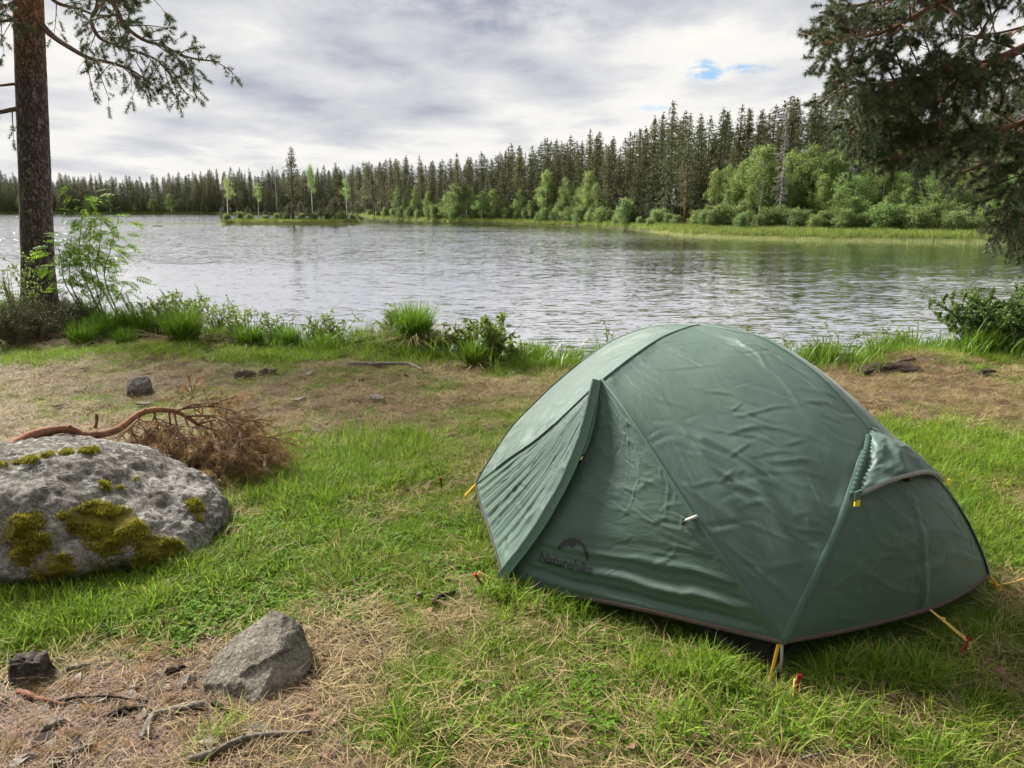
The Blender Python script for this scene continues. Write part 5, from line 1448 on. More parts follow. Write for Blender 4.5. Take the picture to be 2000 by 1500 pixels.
# ---- left pine
LB = at_y(78, 612, 11.3); LB[2] = ground_z(LB[0], LB[1])
lpine = empty('pine_tree', 'tall pine with a rough grey-red trunk rising at the left edge', 'pine', tuple(LB))
top = at_y(55, 0, 11.3); lean = ((top[0] - LB[0]) / (top[2] - LB[2]), 0.0)
pine_trunk(LB, lean, 8.5, 0.215, 0.15, 3).obj('trunk', MAT_TRUNK, lpine)
rgp = np.random.default_rng(21)
def limb(parent, base, pix, r0, r1, nside, slen, mat_bark, mat_needle, rng, nt=26, nl=0.062, nw=0.0042, **kw):
    poly = [at_y(x, y, Y) - base for x, y, Y in pix]
    bk, tp, td = branch(poly, r0, r1, nside, slen, rng, **kw)
    o = bk.obj('limb', mat_bark, parent)
    if len(tp):
        mb = MB(); tufts(mb, tp, td, nt, nl, nw, rng); mb.obj('needles', mat_needle, o)
    return o
LP = dict(mat_bark=MAT_TWIG, mat_needle=MAT_NEEDLE, rng=rgp, nl=0.058, nw=0.0046, sublen=.18)
limb(lpine, LB, [(78, 45, 11.3), (100, 68, 11.2), (130, 89, 11.0), (173, 113, 10.9), (217, 123, 10.8), (260, 139, 10.7), (300, 168, 10.6)], .045, .008, 17, .55, start=.42, up=(-.3, .2), droop=.3, bare=.12, **LP)
limb(lpine, LB, [(62, -230, 11.3), (150, -90, 11.0), (217, 0, 10.8), (243, 48, 10.7), (277, 76, 10.6), (321, 91, 10.5), (368, 112, 10.4), (430, 121, 10.3)], .055, .008, 26, .62, start=.48, up=(-.2, .2), droop=.15, **LP)
limb(lpine, LB, [(62, -190, 11.3), (150, -80, 11.4), (191, 0, 11.4), (178, 39, 11.4), (195, 74, 11.3), (234, 91, 11.2), (299, 113, 11.1), (330, 143, 11.0), (372, 192, 10.9)], .045, .007, 22, .5, start=.5, up=(-.35, .1), droop=.3, bare=.1, **LP)
limb(lpine, LB, [(66, -60, 11.3), (104, 0, 11.5), (152, 17, 11.7), (195, 30, 11.9), (260, 28, 12.0)], .035, .006, 17, .5, start=.3, up=(-.1, .3), droop=.1, **LP)
limb(lpine, LB, [(66, -120, 11.3), (160, -60, 11.1), (240, -25, 11.0), (300, -5, 10.9)], .04, .006, 18, .5, start=.3, up=(-.3, .3), droop=.15, **LP)
limb(lpine, LB, [(60, 40, 11.3), (30, 40, 11.1), (0, 42, 10.9), (-80, 60, 10.6)], .03, .006, 14, .5, start=.2, **LP)
limb(lpine, LB, [(60, -20, 11.3), (20, 8, 11.1), (-20, 20, 10.9), (-120, 60, 10.6)], .035, .006, 16, .5, start=.15, **LP)
limb(lpine, LB, [(60, 213, 11.3), (30, 213, 11.2), (0, 219, 11.1), (-40, 225, 11.0), (-120, 200, 10.8)], .038, .01, 12, .35, start=.2, up=(-.2, .4), **LP)
limb(lpine, LB, [(60, 166, 11.3), (30, 164, 11.2), (0, 167, 11.1), (-60, 170, 11.0)], .024, .008, 2, .2, start=.7, bare=.5, **LP)
for k in range(9):
    zt = 5.2 + 0.45 * k; a = k * 2.4 + .5
    b0 = np.array([lean[0] * zt, 0, zt]); L = 2.1 - .1 * k
    poly = [b0, b0 + [L * .5 * math.cos(a), L * .5 * math.sin(a), .15], b0 + [L * math.cos(a), L * math.sin(a), .1]]
    bk, tp, td = branch(poly, .05, .008, 10, .5, rgp, start=.3)
    o = bk.obj('limb', MAT_TWIG, lpine); mb = MB(); tufts(mb, tp, td, 14, .075, .007, rgp); mb.obj('needles', MAT_NEEDLE, o)
# ---- right pine, trunk outside the picture
RB = np.array([7.0, 8.0, 0.0]); RB[2] = ground_z(RB[0], RB[1])
rpine = empty('pine_tree', 'pine whose dark drooping branches hang in from the right edge', 'pine', tuple(RB))
pine_trunk(RB, (-0.02, 0.0), 9.0, 0.20, 0.14, 9).obj('trunk', MAT_TRUNK, rpine)
rgr = np.random.default_rng(33)
RP = dict(mat_bark=MAT_LIMB, mat_needle=MAT_NEEDLE, rng=rgr, nt=40, nl=0.050, nw=0.0042, sublen=.17)
limb(rpine, RB, [(2300, -60, 8.0), (2140, 20, 7.8), (2000, 93, 7.6), (1943, 117, 7.5), (1883, 137, 7.4), (1833, 147, 7.3), (1783, 155, 7.25), (1710, 165, 7.2), (1632, 158, 7.1)], .075, .008, 72, .60, start=.50, up=(-.45, .1), droop=.12, sub=8, **RP)
limb(rpine, RB, [(1925, 125, 7.5), (1890, 145, 7.5), (1867, 163, 7.6), (1837, 193, 7.7), (1783, 220, 7.7), (1720, 235, 7.7), (1670, 240, 7.7)], .035, .007, 62, .55, start=.25, up=(-.4, .1), droop=.12, sub=8, **RP)
limb(rpine, RB, [(2300, -420, 8.0), (2100, -160, 7.6), (1963, -70, 7.4), (1843, 0, 7.3), (1783, 33, 7.2), (1733, 60, 7.1), (1650, 80, 7.0), (1600, 85, 7.0)], .07, .008, 54, .60, start=.45, up=(-.3, .35), droop=.08, sub=8, **RP)
limb(rpine, RB, [(2250, -400, 8.0), (2050, -150, 7.9), (1900, -60, 7.8), (1780, -15, 7.7), (1680, 10, 7.6), (1600, 25, 7.5)], .06, .008, 46, .6, start=.4, up=(-.3, .25), droop=.1, sub=8, **RP)
limb(rpine, RB, [(2150, -150, 8.0), (2020, -60, 7.7), (1963, 0, 7.6), (1933, 37, 7.55), (1905, 80, 7.5), (1870, 130, 7.45)], .03, .006, 12, .4, start=.3, bare=.55, **RP)
limb(rpine, RB, [(2300, 160, 8.0), (2120, 190, 7.8), (2000, 237, 7.6), (1950, 257, 7.5), (1883, 270, 7.4), (1817, 290, 7.3), (1760, 300, 7.2)], .05, .007, 60, .5, start=.4, up=(-.35, .15), droop=.12, sub=8, **RP)
limb(rpine, RB, [(2300, 100, 8.0), (2150, 160, 8.1), (2040, 215, 8.2), (1960, 285, 8.2), (1900, 330, 8.2), (1840, 345, 8.2)], .04, .007, 24, .4, start=.4, up=(-.35, .1), droop=.15, sub=8, **RP)
limb(rpine, RB, [(2300, 230, 8.0), (2130, 260, 7.7), (2040, 300, 7.5), (1995, 345, 7.4), (1965, 390, 7.35), (1950, 440, 7.3)], .05, .007, 34, .4, start=.4, up=(-.4, .1), droop=.25, sub=8, **RP)
limb(rpine, RB, [(2300, 280, 8.0), (2150, 310, 8.0), (2060, 360, 8.0), (2010, 410, 8.0), (1985, 455, 8.0)], .04, .007, 32, .4, start=.4, up=(-.4, .1), droop=.25, sub=8, **RP)
limb(rpine, RB, [(2300, 60, 8.0), (2150, 90, 8.3), (2050, 130, 8.5), (1960, 165, 8.6), (1900, 190, 8.7)], .04, .007, 30, .5, start=.35, up=(-.4, .1), droop=.35, bare=.2, **RP)
limb(rpine, RB, [(2300, -250, 8.0), (2150, -60, 8.4), (2050, 30, 8.6), (1970, 60, 8.7), (1900, 70, 8.8)], .04, .007, 22, .5, start=.35, up=(-.3, .1), droop=.3, bare=.3, **RP)
for k in range(10):
    zt = 3.2 + 0.55 * k; a = -1.1 + 2.2 * ((k * 0.618) % 1.0)
    b0 = np.array([-.02 * zt, 0, zt]); L = 2.6 - .12 * k
    poly = [b0, b0 + [L * .5 * math.cos(a), L * .5 * math.sin(a), .1], b0 + [L * math.cos(a), L * math.sin(a), -.05]]
    bk, tp, td = branch(poly, .05, .008, 14, .6, rgr, start=.3)
    o = bk.obj('limb', MAT_LIMB, rpine); mb = MB(); tufts(mb, tp, td, 14, .07, .008, rgr); mb.obj('needles', MAT_NEEDLE, o)

# ---- fallen dead branch draped over the boulder
DBs = np.array(at_y(0, 885, 3.72))
pts = [(-60, 915, 3.6), (0, 885, 3.72), (60, 851, 3.9), (130, 838, 4.02), (165, 851, 4.1), (225, 841, 4.25), (280, 805, 4.45), (340, 803, 4.6), (385, 828, 4.68), (420, 860, 4.72), (448, 886, 4.74)]
dead = empty('fallen_branch', 'fallen red-barked pine branch with brown needles leaning over the boulder', 'branch', tuple(DBs))
rgd = np.random.default_rng(44)
poly = [at_y(*q) - DBs for q in pts]
P = spline(poly, 80)
mb = MB(); tube(mb, P, np.interp(np.linspace(0, 1, 80), [0, .35, .6, 1], [.026, .023, .019, .006]) * (1 + .18 * (vnoise(np.arange(80) * .5, 0 * np.arange(80), 3) - .5)), 10)
# snapped stubs
for (x, y, Y, x2, y2) in ((186, 832, 4.17, 188, 808), (280, 806, 4.45, 283, 798), (60, 852, 3.9, 45, 846), (130, 838, 4.02, 137, 830)):
    q0 = at_y(x, y + 4, Y) - DBs; q1 = at_y(x2, y2, Y) - DBs
    tube(mb, spline([q0, (q0 + q1) / 2 + [.006, 0, 0], q1], 5), [.010, .009, .009, .010, .007], 6)
mb.obj('stem', MAT_DEADLIMB, dead)
def dead_side(pix, r, nside, slen, start=.2, bare=0.0, nt=16, up=(-.5, .2), droop=.25):
    poly = [at_y(*q) - DBs for q in pix]
    bk, tp, td = branch(poly, r, r * .35, nside, slen, rgd, start=start, up=up, droop=droop, sub=5, sublen=.15, bare=bare)
    # nothing may sink below the turf
    for arr in bk.V: 
        gz_ = ground_z(arr[:, 0] + DBs[0], arr[:, 1] + DBs[1]) - DBs[2] + 0.008
        arr[:, 2] = np.maximum(arr[:, 2], gz_)
    o = bk.obj('side_branch', MAT_DEADTWIG, dead)
    if len(tp):
        gz_ = ground_z(tp[:, 0] + DBs[0], tp[:, 1] + DBs[1]) - DBs[2] + 0.012
        tp[:, 2] = np.maximum(tp[:, 2], gz_)
        m2 = MB(); tufts(m2, tp, td, nt, .052, .0026, rgd, open_=(.2, .9)); m2.obj('dead_needles', MAT_DEADNEEDLE, o)
dead_side([(335, 803, 4.6), (380, 795, 4.75), (430, 795, 4.9), (470, 815, 4.95), (490, 845, 4.9)], .009, 12, .26, bare=.35)
dead_side([(345, 804, 4.6), (370, 792, 4.7), (400, 788, 4.85), (415, 782, 4.95)], .008, 6, .22, bare=.6)
dead_side([(385, 828, 4.68), (430, 820, 4.6), (470, 845, 4.5), (505, 890, 4.45), (525, 920, 4.4)], .008, 22, .25)
dead_side([(420, 860, 4.72), (460, 880, 4.65), (500, 905, 4.6), (535, 925, 4.6)], .007, 22, .24)
dead_side([(448, 886, 4.74), (470, 905, 4.6), (480, 930, 4.45), (480, 945, 4.4)], .006, 20, .22)
dead_side([(385, 830, 4.68), (400, 870, 4.5), (415, 915, 4.35), (430, 945, 4.3)], .007, 22, .24)
dead_side([(340, 803, 4.6), (350, 850, 4.5), (365, 890, 4.4), (385, 920, 4.35)], .007, 22, .24)
dead_side([(300, 803, 4.5), (310, 840, 4.55), (315, 870, 4.6), (325, 895, 4.55)], .006, 20, .24, bare=.15)
dead_side([(305, 805, 4.5), (290, 840, 4.6), (280, 865, 4.6)], .006, 14, .22, bare=.2)
dead_side([(360, 812, 4.62), (420, 815, 4.8), (465, 835, 4.85), (490, 870, 4.85)], .007, 18, .24, bare=.2)
dead_side([(280, 806, 4.45), (260, 830, 4.55), (235, 850, 4.6), (225, 858, 4.6)], .005, 10, .2, bare=.25)
dead_side([(400, 845, 4.7), (440, 850, 4.8), (490, 870, 4.8), (520, 900, 4.75)], .007, 20, .24)

dead_side([(400, 845, 4.7), (420, 880, 4.55), (450, 915, 4.45), (470, 940, 4.4)], .006, 22, .24)
dead_side([(360, 812, 4.62), (375, 850, 4.6), (390, 885, 4.5), (400, 930, 4.35)], .006, 22, .24)
dead_side([(430, 868, 4.72), (475, 890, 4.7), (510, 915, 4.7), (530, 930, 4.65)], .006, 22, .22)
dead_side([(385, 828, 4.68), (430, 845, 4.9), (470, 860, 4.95), (505, 885, 4.9)], .006, 20, .24)
dead_side([(330, 803, 4.58), (335, 840, 4.6), (345, 880, 4.5), (355, 905, 4.45)], .006, 20, .22)
# ================================================================== SHORE PLANTS
MAT_SHRUB = leaf_mat('bog_myrtle_leaves', (0.105, 0.155, 0.036), (0.290, 0.360, 0.110), 0.45, 0.6, 0.1, 0.15)
MAT_ALDER = leaf_mat('dark_bush_leaves', (0.050, 0.095, 0.022), (0.150, 0.230, 0.055), 0.4, 0.45, 0.35, 0.1)
MAT_ROWAN = leaf_mat('rowan_leaves', (0.075, 0.160, 0.012), (0.230, 0.360, 0.035), 0.45, 0.6, 0.08, 0.12)
MAT_JUNIPER = leaf_mat('juniper_needles', (0.040, 0.048, 0.022), (0.120, 0.115, 0.050), 0.1, 0.6, 0.2, 0.1)
MAT_STEM = simple_mat('brown_stem', (0.055, 0.040, 0.030), (0.12, 0.09, 0.065), 0.9, 30, 0.1)
def gnd(px, py):
    q = on_z(px, py)
    for _ in range(6):
        q = on_z(px, py, float(ground_z(q[0], q[1])))
    q[2] = ground_z(q[0], q[1])
    return q
def spot(px, Y):
    """a point on the ground in the pixel column px at distance Y"""
    x = (px - 1000) / FPX * Y / 1.055
    return np.array([x, Y, float(ground_z(x, Y))])
# ---- tussocks
def tussock(px, Y, h, r, n, seed, label, dead=0, parent_z=0.0):
    rng = np.random.default_rng(seed); c = spot(px, Y)
    o = empty('grass_tussock', label, 'grass tussock', tuple(c), 'grass tussocks along the bank')
    h *= 1.22; r *= 1.1; n = int(n * 1.25)
    mb = MB(); blades(mb, n, r * 0.45, h * 0.55, h * 1.08, 0.0075, 0.05, 0.75, rng, 0, 1, outward=0.85)
    mb.obj('green_blades', MAT_SEDGE, o)
    if dead:
        mb = MB(); blades(mb, dead, r * 0.6, h * 0.35, h * 0.8, 0.0065, 1.3, 2.6, rng, 0, 1, outward=0.95)
        V = mb.V[0]; V[:, 2] = np.maximum(V[:, 2], ground_z(V[:, 0] + c[0], V[:, 1] + c[1]) - c[2] + 0.01) if True else V
        mb.obj('dead_blades', MAT_STRAW, o)
    return o
TS = [(315, 9.05, .44, .34, 620, 'dense dark green tussock right of the rowan saplings', 160), (795, 8.72, .42, .36, 700, 'tallest tussock, on a straw-skirted mound in the middle of the bank', 320),
      (455, 8.95, .30, .28, 380, 'broad tussock on the bank between the dense tussock and the shore shrubs', 60), (532, 8.95, .29, .24, 320, 'tussock just left of the pale shrubs in mid bank', 40), (690, 8.85, .28, .26, 340, 'tussock just left of the tallest tussock', 40),
      (920, 7.9, .30, .20, 260, 'short tussock at the foot of the round shrub', 60), (1052, 8.35, .27, .24, 320, 'tussock left of the pair nearest the tent roof', 40), (1128, 8.35, .24, .18, 240, 'small tussock closest to the tent roof on its left', 20), (1180, 8.35, .22, .16, 180, 'thin tussock half hidden by the tent roof', 10),
      (165, 9.6, .34, .40, 460, 'long grass clump under the rowan saplings', 60), (110, 9.3, .28, .35, 320, 'grass clump left of the rowan foot', 80), (225, 9.7, .40, .36, 420, 'tall grass clump at the right foot of the rowan saplings', 40), (195, 9.0, .24, .2, 200, 'light green grass clump below the rowan on the bank edge', 60), (390, 9.3, .24, .30, 280, 'low grass clump right of the dense dark tussock', 30), (620, 8.95, .22, .3, 260, 'low grass clump under the pale shrubs', 30),
      (745, 8.9, .24, .2, 200, 'grass clump touching the left of the tallest tussock', 30), (850, 8.6, .26, .22, 260, 'grass clump touching the right of the tallest tussock', 40),
      (1655, 8.1, .30, .26, 300, 'tussock beside the right slope of the tent', 30), (1620, 8.2, .24, .2, 200, 'tussock nearest the tent on its right, by the water', 20), (1745, 8.9, .26, .3, 320, 'tussock on top of the eroded peat bank', 40), (1810, 8.95, .28, .3, 320, 'tussock in the middle of the right bank', 40), (1880, 9.0, .28, .3, 300, 'tussock left of the dark bush at the right edge', 40), (1985, 8.7, .30, .3, 320, 'tussock under the dark bush at the right edge', 40), (1930, 8.9, .28, .26, 280, 'tussock at the left foot of the dark bush on the right', 40)]
for i, (px, Y, h, r, n, lb, dd) in enumerate(TS):
    tussock(px, Y, h, r, n, 200 + i, lb, dd)
# ---- shrubs
def shrub(name, px, Y, h, w, nst, leaves, seed, label, cat='shrub', mat=None, ll=(0.022, 0.04), dense=1.0, base=None):
    rng = np.random.default_rng(seed); c = spot(px, Y) if base is None else base
    o = empty(name, label, cat, tuple(c), 'shrubs along the bank')
    st, lf = MB(), MB(); P, D = [], []
    for s in range(nst):
        a = rng.uniform(0, 6.28); L = h * rng.uniform(0.7, 1.08); lean = w * rng.uniform(0.2, 1.0)
        q = spline([(0.04 * math.cos(a), 0.04 * math.sin(a), -.03), (lean * .35 * math.cos(a), lean * .35 * math.sin(a), L * .5), (lean * math.cos(a) + rng.normal(0, .03), lean * math.sin(a) + rng.normal(0, .03), L)], 12)
        tube(st, q, np.linspace(0.006, 0.002, 12), 4, cap=False)
        for k in range(7):
            i0 = rng.integers(3, 12); d = unit(rng.normal(0, 1, 3) + [0, 0, .8]); l = h * rng.uniform(.1, .28)
            tube(st, np.stack([q[i0], q[i0] + d * l]), [.0025, .0012], 3, cap=False)
            t = rng.uniform(.1, 1, leaves)[:, None]
            P.append(q[i0] + d * l * t); D.append(unit(d + rng.normal(0, .8, (leaves, 3))))
    P = np.vstack(P); D = np.vstack(D)
    leaf_quads(lf, P, D, rng.uniform(*ll, len(P)) * .32, rng.uniform(*ll, len(P)), rng.uniform(0, 1, len(P)), rng, .05)
    st.obj('stems', MAT_STEM, o); lf.obj('leaves', mat or MAT_SHRUB, o)
    return o
SH = [(300, 9.9, .50, .30, 16, 9, 'airy pale shrub behind the dense dark tussock'), (345, 9.7, .58, .30, 20, 10, 'tall pale shrub right behind the dense dark tussock'), (385, 9.5, .50, .26, 14, 9, 'leggy pale shrub over the water right of the dense tussock'),
      (270, 9.9, .46, .3, 16, 12, 'pale shrub beside the rowan saplings'), (425, 9.3, .42, .3, 14, 10, 'pale shrub behind the broad tussock on the left bank'), (500, 9.2, .40, .26, 12, 9, 'small pale shrub between two tussocks in mid bank'), (595, 9.15, .42, .22, 16, 14, 'leafy shrub, left of the mid-bank pair of pale shrubs'), (638, 9.15, .46, .2, 14, 14, 'leafy shrub, right of the mid-bank pair of pale shrubs'), (690, 9.1, .40, .08, 5, 12, 'single upright leafy shoot behind the bank grass'),
      (748, 8.95, .50, .18, 12, 10, 'leggy shrub leaning left beside the tallest tussock'), (842, 8.8, .30, .1, 6, 12, 'small leafy shoot right of the tallest tussock'),
      (900, 8.3, .38, .26, 24, 18, 'broad leafy shrub left of the round shrub on the bank'), (962, 8.05, .44, .26, 34, 22, 'round dense grey-green shrub at the water right of the tallest tussock'), (1000, 8.3, .24, .2, 12, 14, 'low yellow-green shrub right of the round shrub'), (1198, 8.4, .48, .06, 3, 9, 'single thin leafy shoot behind the left slope of the tent roof'), (1340, 8.3, .3, .2, 8, 10, 'shrub tips peeping over the tent roof'),
      (1600, 8.4, .36, .18, 9, 9, 'pale shrub next to the right slope of the tent'), (1690, 8.5, .56, .16, 7, 10, 'thin leggy shrub over the water, right of the tent'), (1720, 8.8, .36, .2, 10, 12, 'low shrub at the left end of the peat bank'), (1775, 9.1, .48, .2, 7, 8, 'sparse twiggy shrub left of the leafy shrub on the right bank'), (1815, 9.1, .44, .22, 16, 12, 'leafy shrub above the peat bank on the right'),
      (15, 10.4, .85, .3, 10, 9, 'pale leafy shrub at the left edge beside the pine trunk'), (-30, 10.4, .8, .4, 12, 9, 'pale shrub cut by the left picture edge')]
for i, (px, Y, h, w, ns, lv, lb) in enumerate(SH):
    shrub('shore_shrub', px, Y, h, w, ns, lv, 300 + i, lb)
shrub('dark_bush', 1985, 9.0, .72, .62, 62, 34, 350, 'big dark green bush on the bank at the right edge', 'bush', MAT_ALDER, (0.03, 0.05))
shrub('dark_bush', 2060, 9.2, .8, .6, 40, 30, 351, 'dark bush cut off by the right picture edge', 'bush', MAT_ALDER, (0.03, 0.05))
# juniper at the foot of the left pine
for k, (px, Y, h, w, lb) in enumerate([(15, 9.7, .48, .40, 'dark juniper at the far left edge in front of the pine trunk'), (85, 10.0, .42, .40, 'brown-green juniper at the foot of the left pine trunk'), (-40, 9.2, .5, .4, 'dark juniper cut by the left picture edge')]):
    rng = np.random.default_rng(400 + k); c = spot(px, Y)
    o = empty('juniper_bush', lb, 'juniper', tuple(c))
    st, lf = MB(), MB()
    for s in range(70):
        a = rng.uniform(0, 6.28); L = h * rng.uniform(.5, 1.1); e = rng.uniform(.5, 1.3)
        d = np.array([math.cos(a) * math.cos(e), math.sin(a) * math.cos(e), math.sin(e)])
        q = d * np.linspace(0, L * 1.15, 14)[:, None] + [rng.normal(0, w * .35), rng.normal(0, w * .35), 0]
        tube(st, q[[0, 6, 13]], [.005, .003, .0015], 3, cap=False)
        pp = np.repeat(q[4:], 26, 0) + rng.normal(0, .02, (260, 3))
        leaf_quads(lf, pp, unit(np.repeat(d[None], 260, 0) + rng.normal(0, .7, (260, 3))), .0028, rng.uniform(.02, .035, 260), rng.uniform(0, 1, 260), rng)
    st.obj('stems', MAT_STEM, o); lf.obj('foliage', MAT_JUNIPER, o)
# ---- rowan saplings: each leaf is a feather of leaflets and an object of its own
def rowan_leaf(seed):
    rng = np.random.default_rng(seed); mb = MB(); n = 6; L = .16
    tube(mb, [(0, 0, 0), (0, L * .5, .012), (0, L, -.008)], [.0014, .001, .0006], 3, cap=False)
    for k in range(n):
        y = L * (.22 + .13 * k); z = .012 * math.sin(y / L * 3.1)
        for s in (-1, 1):
            a = np.array([s, .45, -.15 + rng.normal(0, .1)]); a = unit(a); l = .050 * (1 - .25 * abs(k - 2.5) / 2.5); b = unit(np.cross(a, [0, 0, 1])); w = l * .17
            P0 = np.array([0, y, z])
            mb.add([P0, P0 + a * l * .35 + b * w, P0 + a * l * .75 + b * w * .8, P0 + a * l - [0, 0, .004], P0 + a * l * .75 - b * w * .8, P0 + a * l * .35 - b * w], [(0, 1, 5), (1, 2, 4), (1, 4, 5), (2, 3, 4)], None, rng.uniform())
    mb.add([(0, L, -.008), (.008, L + .02, -.01), (0, L + .045, -.014), (-.008, L + .02, -.01)], [(0, 1, 2), (0, 2, 3)], None, .7)
    return mb.mesh('rowan_leaf', MAT_ROWAN)
RL = [rowan_leaf(i) for i in range(4)]
def rowan(px, Y, tips, label, seed, nleaf, bushy=0.22):
    rng = np.random.default_rng(seed); c = spot(px, Y)
    o = empty('rowan_sapling', label, 'sapling', tuple(c), 'rowan saplings under the pine')
    for pts in tips:
        q = spline([np.zeros(3)] + [at_y(x, y, yy) - c for x, y, yy in pts], 24)
        mb = MB(); tube(mb, q, np.linspace(.011, .003, 24), 5); mb.obj('stem', MAT_STEM, o)
        for k in range(nleaf):
            i0 = int(rng.uniform(.28, 1.0) ** .9 * 23); B = q[i0].copy(); a = rng.uniform(0, 6.28)
            tw_ = rng.uniform(.02, bushy)
            d = np.array([math.cos(a), math.sin(a), rng.uniform(.1, .8)])
            B2 = B + unit(d) * tw_
            lf = bpy.data.objects.new('leaf', RL[k % 4]); link(lf, o)
            lf.location = B2; lf.rotation_euler = (rng.uniform(-1.1, .3), rng.normal(0, .5), a - math.pi / 2 + rng.normal(0, .4)); s = rng.uniform(.9, 1.5); lf.scale = (s, s, s)
rowan(160, 10.3, [[(158, 520, 10.3), (160, 420, 10.3), (157, 352, 10.3)], [(175, 520, 10.25), (176, 470, 10.2), (178, 430, 10.2)]], 'tallest rowan sapling with feathered leaves beside the pine trunk', 500, 60)
rowan(195, 10.2, [[(205, 545, 10.2), (215, 490, 10.1), (232, 425, 10.0)], [(190, 540, 10.2), (195, 480, 10.2), (198, 420, 10.2)]], 'rowan sapling leaning out over the water, right of the tallest', 501, 50)
rowan(135, 10.4, [[(130, 560, 10.4), (118, 500, 10.3), (112, 480, 10.3)], [(140, 560, 10.4), (138, 500, 10.4), (140, 460, 10.4)]], 'low rowan sapling in front of the pine trunk', 502, 50)
rowan(235, 10.0, [[(238, 580, 10.0), (245, 550, 9.9)]], 'smallest rowan sapling, rightmost of the group by the pine', 503, 34, .15)

# ================================================================== GROUND COVER
rngg = np.random.default_rng(77)
def free(P):
    """not under a stone or deep inside the tent"""
    ok = ((P[:, 0] - BC[0]) / 0.80) ** 2 + ((P[:, 1] - BC[1] + .02) / 0.62) ** 2 > 1
    d = P[:, :2] - TO[:2]; a = d @ TU[:2]; s = d @ TW[:2]
    ok &= ~((np.abs(a) < .98) & (np.abs(s) < .64 - .06 * np.abs(a)))
    hx = np.concatenate([spline(cv[k_], 12)[:, :2] for k_ in ('AB', 'BD')] + [spline(cv[k_], 12)[::-1, :2] for k_ in ('A2D', )] + [spline(cv[k_], 12)[:, :2] for k_ in ('A2F',)] + [spline(cv['AE'], 12)[::-1, :2]])
    ins = np.zeros(len(P), bool)
    hx = hx * 1.01
    for q0, q1 in zip(hx, np.roll(hx, -1, 0)):
        c_ = (q0[1] > s) != (q1[1] > s)
        with np.errstate(divide='ignore', invalid='ignore'):
            ins ^= c_ & (a < (q1[0] - q0[0]) * (s - q0[1]) / (q1[1] - q0[1]) + q0[0])
    ok &= ~ins
    r = P[:, :2] - RC[:2]; ok &= (r[:, 0] / .17) ** 2 + (r[:, 1] / .15) ** 2 > 1
    return ok
def area(n, y0, y1):
    """n points spread evenly over the ground that can be seen, plus a margin"""
    y = np.sqrt(rngg.uniform((y0 + 1.2) ** 2, (y1 + 1.2) ** 2, n)) - 1.2
    x = rngg.uniform(-1, 1, n) * (0.72 * y + 1.0)
    P = np.stack([x, y, np.zeros(n)], 1)
    P = P[(y < edge_y(x) + 0.9)]
    return P[free(P)]
def settle(P, dz=-.006):
    P[:, 2] = ground_z(P[:, 0], P[:, 1]) + dz
    return P
# lawn
P = np.vstack([area(46000, 1.0, 5.2), area(34000, 5.0, 11.5)])
gr = greenness(P[:, 0], P[:, 1])
P, gr = (lambda k: (P[k], gr[k]))(rngg.uniform(0.06, 1.0, len(P)) < gr * 1.25)
P = settle(P)
nearness = np.clip(6 / np.maximum(P[:, 1], 1), .6, 1)
lush = sstep(gr, .55, .95)
pick = np.where(rngg.uniform(size=len(P)) < .03 + .10 * lush, rngg.integers(5, 8, len(P)), rngg.integers(0, 5, len(P)))
bankk = sstep(P[:, 1] - edge_y(P[:, 0]), -.5, .1)
sc = rngg.uniform(.65, 1.15, len(P)) * (.72 + .45 * lush + .7 * bankk)
dl_ = P[:, :2] - TO[:2]; la_ = dl_ @ TU[:2]; ls_ = dl_ @ TW[:2]
sc = np.where((np.abs(la_) < 1.45) & (ls_ > -1.25) & (ls_ < .95), sc * .62, sc)
dryv = np.clip(rngg.normal(.60, .34, len(P)) - gr * .78 - .2 * bankk, 0, 1)
scatter('lawn_grass', 'lawn', P, sc, 'short green grass covering the campsite around the tent', 'grass', .18, dryv, rngg, pick)
# longer grass at the boulder foot, the tent edge and along the bank
L_ = []
for px, py, rx, ry, n in [(120, 1200, 140, 40, 260), (330, 1140, 60, 40, 60), (545, 875, 40, 25, 70), (480, 940, 60, 25, 60), (560, 697, 200, 10, 420), (250, 690, 170, 10, 220), (850, 705, 120, 10, 180), (1080, 712, 90, 8, 160), (1790, 700, 170, 9, 300), (1120, 1200, 120, 16, 40), (1350, 1330, 110, 30, 60), (1700, 1330, 120, 30, 60), (1840, 860, 120, 30, 200), (1900, 920, 90, 40, 160), (1960, 1080, 50, 70, 110), (700, 880, 150, 40, 220), (640, 960, 120, 40, 130), (960, 1050, 50, 60, 60), (430, 1440, 14, 40, 6), (1000, 1170, 60, 20, 40), (60, 700, 80, 14, 80), (1500, 1420, 200, 50, 60), (1750, 1180, 70, 25, 50)]:
    c = on_z(px, py); dist = np.linalg.norm(c - CP)
    q = np.stack([c[0] + rngg.normal(0, .6, n) * rx * dist / FPX, c[1] + rngg.normal(0, .6, n) * abs(on_z(px, py - ry)[1] - on_z(px, py + ry)[1]) / 2, np.zeros(n)], 1)
    L_.append(q)
P = np.vstack(L_); P = settle(P[free(P)])
scatter('long_grass', 'lawn', P, rngg.uniform(.75, 1.35, len(P)), 'longer grass growing at the boulder, tent edges and lush patches', 'grass', .2, np.clip(rngg.normal(.02, .12, len(P)), 0, 1), rngg, rngg.integers(5, 8, len(P)))
# sedge fringe on the bank
P = area(9000, 7.0, 13.0); dd_ = P[:, 1] - edge_y(P[:, 0])
P = P[(dd_ > -.30 + .25 * rngg.uniform(-1, 1, len(P))) & (dd_ < .75) & (fbm(P[:, 0] * 1.3, P[:, 1] * 1.3, 8, 3) > .40)]; P = settle(P)
scatter('bank_sedge', 'banksedge', P, rngg.uniform(.6, 1.55, len(P)), 'tangled green sedge fringe along the edge of the bank', 'sedge', .15, None, rngg)
